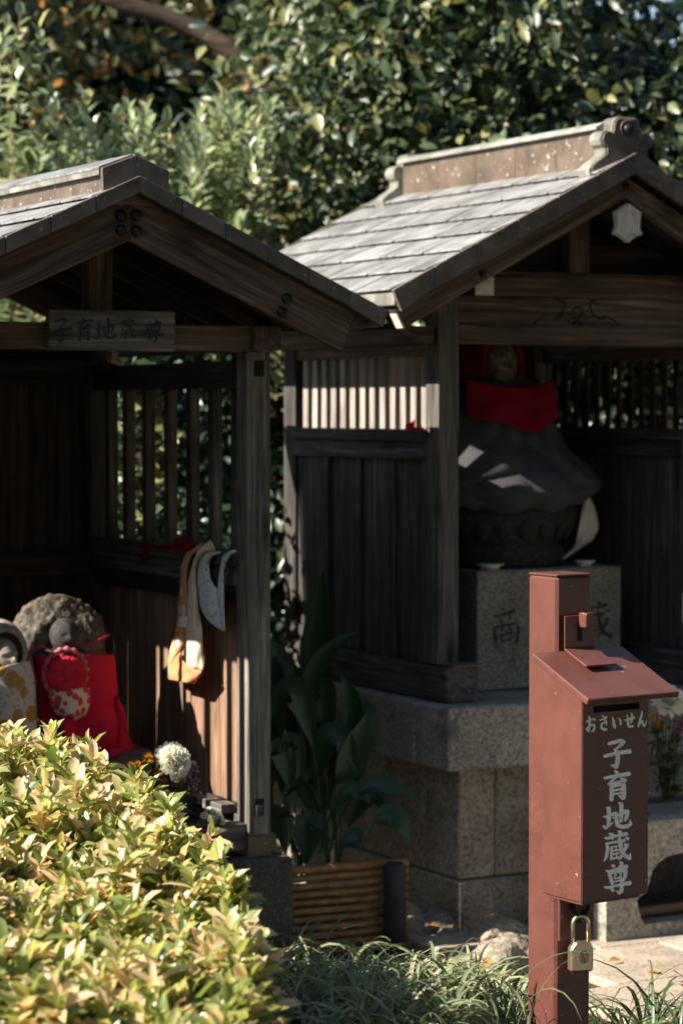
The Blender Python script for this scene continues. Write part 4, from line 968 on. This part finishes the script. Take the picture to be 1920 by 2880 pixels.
# ================================================================== BAMBOO EDGING, ROCKS
b0, b1 = Vector(at_z(775, 2690, 0)), Vector(at_z(1142, 2668, 0)); b0.y = 7.17; b1.y = 7.33; b0.x = (780-960)/7000*7.17; b1.x = (1146-960)/7000*7.33
bf = tag(empty('bamboo_edging', (b0 + b1)/2, math.atan2(b1.y-b0.y, b1.x-b0.x)), 'low ochre bamboo pole edging between the two shrines', 'fence')
hl = (b1-b0).length/2
for k in range(11):
    rr_ = .0102 if k < 10 else .0125; z = .012 + k*.0246; pp = []; rd = []
    nj = 9
    for i in range(nj*4+1):
        x = -hl + 2*hl*i/(nj*4); pp.append((x, 0, z)); rd.append(rr_*(1.08 if i % 4 == 0 else 1) + random.uniform(-.0003, .0003))
    put('bamboo_pole', tube_mesh(pp, rd, BAMBOO, 10), bf, T3((0, random.uniform(-.002, .002), 0)) @ Matrix.Rotation(random.uniform(-.003, .003), 4, 'Y'))
put('stake', lathe_mesh([(.033, -.05), (.034, .255), (.026, .268), (.005, .272)], P_BLACKPOST, 20), bf, T3((hl - .062, -.048, 0)))
put('stake', lathe_mesh([(.02, -.05), (.021, .235), (.015, .243), (.003, .245)], P_BLACKPOST, 16), bf, T3((-hl + .01, -.036, 0)))
for i, (x, y, z, d, lab) in enumerate((
        (1100, 2645, 0, (.11, .09, .085), 'rounded grey rock at the foot of the bamboo edging'),
        (1245, 2625, .0, (.15, .08, .05), 'flat sunlit rock in the grass below the stone base'),
        (1395, 2660, .0, (.17, .09, .055), 'broad pale rock behind the red post'),
        (1420, 2742, .0, (.10, .12, .07), 'tan rock half hidden by grass at the red post'),
        (745, 2600, .02, (.075, .07, .15), 'dark upright stone beside the bamboo edging'),
        (1240, 2760, .0, (.08, .06, .05), 'small tan stone among the grass blades'))):
    p = at_z(x, y, z)
    r = tag(blob('garden_rock', None, T3((p[0], p[1] + d[1]*.5, d[2]*.25 + mound(p[0], p[1])*.6)) @ Matrix.Rotation(R_(20 + 37*i), 4, 'Z'), S_DARK if i in (4,) else S_ROCK, d, 4, .35, 1.6, 10+i*3, None, .08, 6, False), lab, 'rock', 'rocks around the grass bed')

# ================================================================== PLANTS
def strip_arrays(path, widths, nrmv, fold=.25, cols=3):
    # a leaf blade along a path; returns vertices and triangles
    n = len(path); V, T = [], []
    for i, p in enumerate(path):
        d = Vector(path[min(i+1, n-1)]) - Vector(path[max(i-1, 0)]); d.normalize(); s = d.cross(Vector(nrmv)).normalized(); nn = s.cross(d)
        for k in range(cols):
            t = -1 + 2*k/(cols-1); V.append(tuple(Vector(p) + s*t*widths[i] + nn*abs(t)*widths[i]*fold))
    for i in range(n-1):
        for k in range(cols-1):
            a = i*cols+k; T += [(a, a+1, a+cols+1), (a, a+cols+1, a+cols)]
    return np.array(V), np.array(T)
def bez(p, n):
    p = [Vector(q) for q in p]; out = []
    for i in range(n):
        t = i/(n-1); q = p[:]
        while len(q) > 1: q = [q[k].lerp(q[k+1], t) for k in range(len(q)-1)]
        out.append(q[0])
    return out
# aspidistra: big leaves, each a part
asp = tag(empty('aspidistra_plant', at_depth(890, 2600, 7.75)*np.array((1, 1, 0))), 'dark broad leaved aspidistra growing between the two shrines', 'plant')
AO = asp.location.copy()
Y = lambda a, d: [Vector(at_depth(760 + x*.3061, 2000 + y*.3061, d)) - AO for x, y in a]
XP = lambda a, d: [Vector(at_depth(x, y, d)) - AO for x, y in a]
lv = [(Y([(420, 1250), (330, 700), (60, 560), (210, 690), (400, 980)], 7.5), .040), (Y([(250, 1300), (60, 800), (60, 860), (150, 1050), (140, 1310)], 7.5), .038), (Y([(480, 1300), (380, 900), (350, 950), (345, 1150), (325, 1415)], 7.48), .044),
      (Y([(560, 1250), (700, 650), (950, 600), (1150, 660), (1335, 830)], 7.5), .026), (Y([(860, 1250), (930, 950), (1050, 880), (1230, 960), (1272, 1220)], 7.46), .036), (Y([(600, 1200), (640, 800), (700, 500), (840, 250), (900, 15)], 7.55), .045),
      (Y([(500, 1250), (520, 600), (560, 350), (600, 280), (520, 500)], 7.6), .034), (Y([(700, 1250), (880, 1180), (850, 1150), (700, 1150), (650, 1270)], 7.44), .03), (Y([(400, 1250), (300, 500), (200, 100), (160, -150), (130, -500)], 7.7), .045),
      (XP([(900, 2400), (890, 2100), (880, 1900), (895, 1750), (908, 1605)], 7.75), .05), (XP([(860, 2400), (840, 2050), (850, 1900), (900, 1820), (1002, 1780)], 7.6), .028), (XP([(820, 2400), (800, 2050), (790, 1900), (780, 1830), (762, 1800)], 7.7), .045),
      (XP([(850, 2400), (870, 2050), (860, 1950), (830, 1880), (775, 1838)], 7.65), .03), (XP([(830, 2400), (780, 2150), (775, 2000), (790, 1900), (770, 1760)], 7.85), .045), (XP([(930, 2400), (960, 2150), (990, 2050), (1000, 1950), (960, 1900)], 7.75), .04),
      (XP([(850, 2400), (820, 2200), (800, 2100), (775, 2060), (768, 2140)], 7.55), .035), (XP([(900, 2400), (930, 2250), (960, 2200), (1010, 2210), (1040, 2260)], 7.5), .03)]
for k in range(16):
    bx_, ey = random.uniform(800, 960), random.uniform(1950, 2380); ex = bx_ + random.uniform(-130, 130); d_ = random.uniform(7.5, 7.85)
    lv.append((XP([(bx_, 2480), (bx_ + (ex-bx_)*.3, ey + 40), (bx_ + (ex-bx_)*.6, ey - 90), (ex, ey - 60), (ex + (ex-bx_)*.35, ey + 70)], d_), random.uniform(.03, .046)))
for p, w in lv:
    pts = bez(p, 16); wd = [.003 + w*max(0, math.sin(math.pi*min(1, max(0, (i/15-.28)/.72))**.8)) for i in range(16)]
    V, T = strip_arrays(pts, wd, (random.uniform(-.4, .4), -1, .55), .3, 5); put('broad_leaf', tri_mesh(V, T, L_BROAD, True), asp)
# mondo grass
def tuft(cx, cy, cz, n, Lm, spread, out):
    for _ in range(n):
        a = random.uniform(0, 2*math.pi); L = Lm*random.uniform(.6, 1.25); lean = random.uniform(.35, 1.0)*spread
        bx, by = cx + random.gauss(0, .03), cy + random.gauss(0, .03); dx, dy = math.cos(a), math.sin(a); pts = []
        th = R_(88 - 22*lean); x_ = z_ = 0.0; N_ = 9; tw = random.gauss(0, .25)
        for i in range(N_):                            # the blade rises, arches over and droops at its tip
            pts.append((bx + dx*x_ - dy*tw*x_*x_, by + dy*x_ + dx*tw*x_*x_, cz + max(z_, .004)))
            x_ += L/(N_-1)*math.cos(th); z_ += L/(N_-1)*math.sin(th); th -= R_(8 + 24*lean)*(.5 + i/N_)
        w = random.uniform(.0035, .006); wd = [w*(.7 + .3*math.sin(math.pi*min(1, i/(N_-1)*1.3)))*(1 - .92*(i/(N_-1))**3) for i in range(N_)]
        out.append(strip_arrays(pts, wd, (random.gauss(0, .35), random.gauss(0, .35), 1), .25, 3))
out = []
for _ in range(230):
    y = 4.95 + 1.8*random.random()**1.3; x = random.uniform(-.4, .56)*(y/6.2)
    if x > .5 + (5.6-y)*.15 or (x > .27 and y < 5.5): continue
    tuft(x, y, mound(x, y) - .012, 14, random.uniform(.15, .24), .95, out)
for (x, y) in ((.25, 6.6), (.33, 6.55), (.42, 6.3), (.36, 6.4), (.3, 6.5)): tuft(x, y, mound(x, y) - .01, 12, .30, .75, out)
for (x, y) in ((.37, 5.25), (.46, 5.2), (.57, 5.2)): tuft(x, y, mound(x, y) - .01, 6, .30, .7, out)
for (x, y) in ((-.05, 7.0), (-.12, 6.95), (.05, 7.02), (-.2, 6.9), (-.1, 6.8), (-.25, 6.75)): tuft(x, y, mound(x, y) - .01, 12, .24, .9, out)
V, T = merge(out); tag(put('mondo_grass', tri_mesh(V, T, L_GRASS), None), 'fine arching mondo grass covering the bed round the red post', 'grass', kind='stuff')
out = []
L_GRASS2 = leafmat('dark_grass_blade', (.03, .06, .02), (.09, .13, .045), (.2, .2, .08), .4, .22, .5, .1)
for (x, y) in ((.72, 6.05), (.80, 6.12), (.90, 6.1), (.98, 6.05), (.66, 5.95), (.84, 5.95), (.76, 6.2)): tuft(x, y, mound(x, y) - .01, 16, .36, .9, out)
V, T = merge(out); gc = tag(put('grass_clump', tri_mesh(V, T, L_GRASS2), None), 'dark strappy grass clump in front of the paving beside the red post', 'grass')
gc['kind'] = 'stuff'

# azalea hedge
hc = np.array((-.80, 4.8, .0)); n = 2500
HY_ = [3.6, 4.3, 4.6, 5.0, 5.3, 5.6, 6.0, 6.3, 6.45]; HXe = [-.14, -.155, -.16, -.225, -.345, -.445, -.605, -.77, -1.1]   # free edge of the clipped top
def hedge_h(x, y):
    e = np.interp(y, HY_, HXe)
    if x > e or y > 6.4: return -1
    d = min(1, (e - x)/.16); h = min(.60 + .112*(y - 4.0), .78) - .085 + .03*d**.5
    return h + .05*noise.noise(Vector((x*3.5, y*3.5, 0))) + .035*noise.noise(Vector((x*11, y*11, 3)))
P, Nn = [], []
while len(P) < n:
    y = random.uniform(3.7, 6.4); x = random.uniform(-.15*y - .15, -.05); h = hedge_h(x, y)
    if h < 0: continue
    P.append((x, y, h - random.expovariate(1/.04))); Nn.append((0, -.1, 1))
for _ in range(190):                                # longer new shoots that stand above the clipped top
    y = random.uniform(3.8, 6.35); x = random.uniform(-.15*y - .1, np.interp(y, HY_, HXe)); h = hedge_h(x, y)
    if h < 0: continue
    t_ = random.uniform(.03, .085); dx, dy = random.gauss(0, .25), random.gauss(0, .25)
    for q in range(1 + int(t_/.035)): P.append((x + dx*t_*q*.4, y + dy*t_*q*.4, h + .012 + q*.03)); Nn.append((dx, dy, 1.4))
for _ in range(900):                                # the steep flank towards the grass
    y = random.uniform(3.7, 6.3); e = np.interp(y, HY_, HXe); z = hedge_h(e - .02, y)*random.random()**.7; P.append((e + .03*noise.noise(Vector((y*5, z*5, 1))) + random.gauss(0, .018), y, z)); Nn.append((.9, -.1, .5))
P, Nn = np.array(P), np.array(Nn); n = len(P)
ax = nrm(Nn*.5 + np.array((-.12, -.08, .6)) + RNG.normal(0, .3, (n, 3)))
Lp, Ld, Ln, LL, LW = [], [], [], [], []
for i in range(n):
    m = RNG.integers(7, 10); a = ax[i]; t1 = np.cross(a, (.3, .5, .2)); t1 /= np.linalg.norm(t1); t2 = np.cross(a, t1); ph = RNG.uniform(0, 6.28)
    for j in range(m):
        th = ph + j*2.4; op = R_(18 + 62*(1 - j/m) + RNG.uniform(-8, 8)); rd = t1*math.cos(th) + t2*math.sin(th)
        Lp.append(P[i] - a*.02*(1 - j/m)); Ld.append(a*math.cos(op) + rd*math.sin(op)); Ln.append(a*math.sin(op) - rd*math.cos(op)); L = RNG.uniform(.034, .072)*(.8 + .25*(1-j/m)); LL.append(L); LW.append(L*RNG.uniform(.32, .44))
V, T = leaf_arrays(np.array(Lp), np.array(Ld), np.array(Ln), np.array(LL), np.array(LW))
hz = tag(empty('azalea_hedge', (hc[0], hc[1], 0)), 'bushy sunlit azalea hedge with yellow green leaf rosettes before left shrine', 'hedge')
HZ = np.array((hc[0], hc[1], 0))
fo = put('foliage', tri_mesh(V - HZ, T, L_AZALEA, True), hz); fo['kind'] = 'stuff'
tw_ = []
bmV, bmF, kk = [], [], 0
for i in range(0, n, 9):
    q0 = np.array((P[i][0] - .1 + RNG.normal(0, .08), P[i][1] + RNG.normal(0, .1), .05)); q = P[i]
    me_pts = [q0 - HZ, (q0*.4 + q*.6) - HZ + np.array((0, 0, .05)), q - HZ]
    tw_.append(strip_arrays(me_pts, [.006, .004, .002], (0, -1, .3), 0, 2))
V, T = merge(tw_); tws = put('twigs', tri_mesh(V, T, BARK), hz); tws['kind'] = 'stuff'

# ------------------------------------------------------------------ trees and shrubs behind
def crown_leaves(clusters, per, spread, Lr, wr, droop=.25, outw=None):
    C = np.repeat(np.array(clusters), per, 0); n = len(C); off = RNG.normal(0, 1, (n, 3))*spread; off[:, 2] *= .75
    P = C + off; D = nrm(off)*.7 + rand_dir(n)*.6 + np.array((0, 0, -droop)); N = nrm(rand_dir(n)*.6 + np.array((-.3, -.42, .55)))
    L = RNG.uniform(*Lr, n); return leaf_arrays(P, D, N, L, L*RNG.uniform(wr*.85, wr*1.15, n))
def tree(name, label, cat, base, trunk, tr, cen, rad, ncl, per, spread, Lr, wr, mat, limbs=8, droop=.25, group=None, hollow=.55, cut=None, bark=BARK):
    e = tag(empty(name, base), label, cat, group); B = np.array(base, float)
    tp = [np.array(p, float) for p in trunk]
    put('trunk', tube_mesh([p - Vector(B) for p in bez([Vector(p) for p in tp], 12)], np.linspace(tr, tr*.45, 12), bark, 10), e)
    d = rand_dir(ncl*2); r = RNG.uniform(hollow, 1.0, len(d))**.6; c = np.array(cen) + d*np.array(rad)*r[:, None]
    if cut is not None: c = c[cut(c)]
    c = c[:ncl]
    for k in range(limbs):
        q = c[k*max(1, len(c)//limbs) % len(c)]; s = tp[-1]*.55 + tp[-2]*.45 if len(tp) > 1 else tp[-1]
        put('limb', tube_mesh([p - Vector(B) for p in bez([Vector(s), Vector(s*.5 + q*.5 + np.array((0, 0, .15))), Vector(q)], 8)], np.linspace(tr*.42, tr*.1, 8), bark, 7), e)
    V, T = crown_leaves(c, per, spread, Lr, wr, droop)
    cr = put('crown', tri_mesh(V - B, T, mat, True), e); cr['kind'] = 'stuff'
    return e
# light shrub behind the left roof: upright shoots with paired leaves
def shoot_shrub(name, label, base, pts, mat, Lr, n_leaf, h):
    e = tag(empty(name, base), label, 'shrub'); B = np.array(base); A = []; S_ = []
    for p in pts:
        p = np.array(p); ax_ = np.array((random.gauss(.05, .16), random.gauss(-.08, .12), 1.0)); ax_ /= np.linalg.norm(ax_); hh_ = h*random.uniform(.6, 1.2)
        S_.append(strip_arrays([p - ax_*hh_, p - ax_*hh_*.5, p], [.005, .004, .002], (0, -1, .2), 0, 2))
        t1 = np.cross(ax_, (.2, .9, .1)); t1 /= np.linalg.norm(t1); t2 = np.cross(ax_, t1); n = n_leaf
        j = np.arange(n); th = random.uniform(0, 6) + j*2.35; f = j/n; op = np.radians(25 + 55*(1-f) + RNG.uniform(-10, 10, n)); rd = t1*np.cos(th)[:, None] + t2*np.sin(th)[:, None]
        Pp = p - ax_*(hh_*(1-f))[:, None]; D = ax_*np.cos(op)[:, None] + rd*np.sin(op)[:, None]; N = ax_*np.sin(op)[:, None] - rd*np.cos(op)[:, None]
        L = RNG.uniform(*Lr, n)*(1 - .25*f); A.append(leaf_arrays(Pp, D, N, L, L*RNG.uniform(.38, .48, n)))
    V, T = merge(A); c = put('crown', tri_mesh(V - B, T, mat, True), e); c['kind'] = 'stuff'
    V, T = merge(S_); c = put('stems', tri_mesh(V - B, T, STEM), e); c['kind'] = 'stuff'
    put('trunk', tube_mesh([(0, 0, -.05), (.02, 0, .7), (0, .03, 1.4), (.05, 0, 2.0)], [.05, .045, .035, .02], BARK, 8), e)
tips = []
for (x, y) in ((150, 300), (240, 265), (60, 420), (330, 330), (360, 300), (410, 310), (260, 350), (300, 400), (470, 340), (560, 310), (600, 330), (630, 265), (660, 290), (690, 310), (740, 300), (760, 290), (580, 370), (650, 360), (700, 400), (720, 350), (120, 350), (180, 380), (30, 440), (90, 400), (520, 380), (430, 390), (390, 360), (210, 330)):
    tips.append(at_depth(x, y, random.uniform(9.0, 9.4)))
for _ in range(150):
    x, y = random.uniform(-150, 790), random.uniform(380, 760); tips.append(at_depth(x, y + .0*x, random.uniform(9.0, 9.8)))
for _ in range(45):
    x, y = random.uniform(-200, 830), random.uniform(760, 1500); tips.append(at_depth(x, y, random.uniform(9.1, 9.9)))
shoot_shrub('broadleaf_shrub', 'pale green shrub of upright leafy shoots behind the left shrine roof', (-.75, 9.4, 0), tips, L_SHRUB, (.075, .115), 22, .36)
# a nearer bough at the upper left with larger leaves
tips = [at_depth(x, y, random.uniform(8.9, 9.2)) for x, y in ((60, 30), (110, 70), (20, 60), (70, 130), (40, 180), (20, 260), (-20, 120), (-30, 300), (-40, 40), (-60, 200), (150, 180))]
shoot_shrub('tall_leafy_shrub', 'tall shrub with broad pale leaves and reddish stems at the far left', (-1.45, 9.2, 0), tips, L_SHRUB, (.08, .115), 10, .3)
# evergreen camellia mass behind the right shrine
def gap(c):      # leave the opening to the sky that shows beyond the right shrine's ridge
    px = 960 + FPX*c[:, 0]/c[:, 1]; py = HY - FPX*(c[:, 2]-CAMH)/c[:, 1]
    return ~((px > 1600) & (py < 230 + (px-1600)*-.15) & (RNG.random(len(px)) < .93))
tree('camellia_tree', 'dense glossy camellia tree behind the raised shrine', 'tree', (.75, 10.2, 0), [(.75, 10.2, -.1), (.7, 10.2, 1.2), (.85, 10.2, 2.2)], .09, (.75, 10.0, 2.7), (1.3, .75, 1.35), 400, 58, .13, (.05, .088), .46, L_CAM, 10, .25, 'trees behind the shrines', .35, gap)
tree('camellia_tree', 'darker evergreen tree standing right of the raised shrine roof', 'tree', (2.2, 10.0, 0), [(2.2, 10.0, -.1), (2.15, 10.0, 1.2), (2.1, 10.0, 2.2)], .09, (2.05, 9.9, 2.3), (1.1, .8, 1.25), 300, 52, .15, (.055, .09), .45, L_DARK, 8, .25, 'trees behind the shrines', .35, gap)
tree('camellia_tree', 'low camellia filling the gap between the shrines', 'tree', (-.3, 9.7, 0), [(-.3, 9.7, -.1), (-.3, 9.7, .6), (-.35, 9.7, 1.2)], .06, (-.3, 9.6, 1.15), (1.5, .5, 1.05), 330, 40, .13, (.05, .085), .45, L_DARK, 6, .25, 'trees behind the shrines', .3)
tree('camellia_tree', 'pale low shrub seen through the right hand lattice', 'tree', (1.95, 9.3, 0), [(1.95, 9.3, -.1), (1.95, 9.3, .6), (1.95, 9.3, 1.2)], .05, (1.95, 9.3, 1.4), (.75, .3, .5), 100, 40, .13, (.05, .085), .45, L_SHRUB, 6, .25, 'trees behind the shrines', .3)
# bent limbed tree with autumn leaves farther back
at = tag(empty('autumn_tree', (-.33, 11.6, 0)), 'tree with dark bent limb and scattered orange leaves', 'tree', 'trees behind the shrines'); AB = np.array((-.33, 11.6, 0.0))
limb = [Vector(at_depth(x, y, 10.3)) - Vector(AB) for x, y in ((230, -60), (330, 5), (450, 40), (560, 85), (650, 140), (715, 200), (742, 270), (752, 340), (762, 420), (762, 520), (758, 640))]
limb = limb + [Vector((.03, -1.3, 1.2)), Vector((.05, -1.3, -.1))]
put('trunk', tube_mesh(limb, [.03, .036, .038, .04, .042, .044, .046, .05, .058, .065, .07, .09, .11], BARK, 10), at)
put('limb', tube_mesh([limb[6], limb[6] + Vector((.15, 0, .12)), limb[6] + Vector((.42, .1, .22)), limb[6] + Vector((.8, .1, .6))], [.04, .03, .022, .01], BARK, 8), at)
cl = []
for _ in range(330):
    x, y = random.uniform(-100, 1250), random.uniform(-150, 760)
    if 180 < x < 640 and 60 < y < 360 and random.random() < .6: continue
    cl.append(at_depth(x, y, random.uniform(10.7, 12.6)))
V, T = crown_leaves(cl, 22, .16, (.05, .09), .42); c_ = put('crown', tri_mesh(V - AB, T, L_FAR), at); c_['kind'] = 'stuff'
# deep evergreens closing the view
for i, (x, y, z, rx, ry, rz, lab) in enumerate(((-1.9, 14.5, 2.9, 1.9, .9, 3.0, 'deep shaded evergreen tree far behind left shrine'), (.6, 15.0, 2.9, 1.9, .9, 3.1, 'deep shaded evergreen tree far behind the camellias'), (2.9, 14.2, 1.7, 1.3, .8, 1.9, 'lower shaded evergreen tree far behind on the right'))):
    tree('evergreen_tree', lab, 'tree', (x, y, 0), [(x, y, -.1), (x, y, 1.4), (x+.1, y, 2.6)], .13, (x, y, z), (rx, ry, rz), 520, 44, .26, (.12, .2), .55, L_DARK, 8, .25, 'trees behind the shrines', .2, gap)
# unseen tree added on the left to throw shade on the background
tree('evergreen_tree', 'unseen evergreen tree added on the left to shade the background', 'tree', (-5.2, 10.6, 0), [(-5.2, 10.6, -.1), (-5.2, 10.6, 2.5), (-5.1, 10.6, 4.5)], .16, (-5.0, 10.9, 5.6), (1.6, 1.3, 2.0), 200, 40, .28, (.1, .16), .5, L_DARK, 8, .25, 'trees behind the shrines', .2)

# unseen trees added right and behind to block open sky and deepen the shade
for (x, y, z, r, lab) in ((5.4, 5.5, 4.2, 2.6, 'unseen evergreen tree added on the right to block sky'), (3.8, -.5, 4.6, 2.6, 'unseen evergreen tree added beside the camera to block sky'), (.6, -4.2, 4.4, 3.0, 'unseen evergreen tree added behind the camera to block sky'), (6.2, 10.5, 4.6, 2.8, 'unseen evergreen tree added at right rear to block sky'), (7.5, 1.8, 6.5, 3.0, 'tall unseen evergreen tree added far right to block sky')):
    tree('sky_block_tree', lab, 'tree', (x, y, 0), [(x, y, -.1), (x, y, 1.6), (x, y, 3.2)], .2, (x, y, z), (r, r, r*1.15), 190, 30, .42, (.2, .34), .5, L_DARK, 6, .25, 'unseen trees added to block sky', .3)

tree('shade_shrub', 'leafy shrub added behind the left shrine to shade the gap', 'shrub', tuple(FR.w(-1.1, 1.3, 0)), [FR.w(-1.1, 1.3, -.1), FR.w(-1.1, 1.3, .5), FR.w(-1.1, 1.3, 1.0)], .03, tuple(FR.w(-1.1, 1.28, .85)), (.3, .22, .85), 110, 34, .09, (.05, .08), .45, L_CAM, 5, .25, None, .2)  # added to keep the sun off the rear of the stone base

for (x, y, z, r, lab) in ((-8.2, 1.8, 2.3, 2.2, 'low unseen tree added on the left to block sky'), (-9.0, 6.5, 2.2, 2.1, 'rounded unseen tree added at left rear to block sky'), (-6.5, -3.0, 2.4, 2.3, 'unseen tree added at left front to block sky'), (-2.6, -5.5, 3.4, 2.6, 'unseen tree added behind the camera to block low sky')):  # more unseen trees, added below the sun's path to block low sky
    tree('sky_block_tree', lab, 'tree', (x, y, 0), [(x, y, -.1), (x, y, 1.0), (x, y, 2.0)], .16, (x, y, z), (r, r, r*1.05), 170, 30, .4, (.2, .34), .5, L_DARK, 6, .25, 'unseen trees added to block sky', .3)

# fallen leaves
DEAD = leafmat('dead_leaf', (.35, .14, .04), (.5, .26, .09), None, .6, .25, .3)
for i, (x, y, z, dep, lab) in enumerate(((1207, 2602, 0, 6.7, 'curled orange dead leaf caught in the grass tips'), (1312, 2775, 0, 5.7, 'pale brown dead leaf lying on the grass'), (1140, 2815, 0, 5.5, 'small ochre dead leaf low in the grass'), (1745, 2700, 1, 0, 'brown dead leaf on the sunlit paving'), (1850, 2735, 1, 0, 'tan dead leaf on the sunlit paving'), (1380, 2690, 0, 6.2, 'rusty dead leaf beside the pale rock'))):
    p = at_z(x, y, .034) if z else at_depth(x, y, dep)
    V, T = leaf_arrays(np.zeros((1, 3)), rand_dir(1)*np.array((1, 1, .3)), np.array([[.1, -.4, .8]]), np.array([.05]), np.array([.022]))
    tag(put('fallen_leaf', tri_mesh(V, T, DEAD), None, T3(p)), lab, 'leaf', 'fallen leaves')
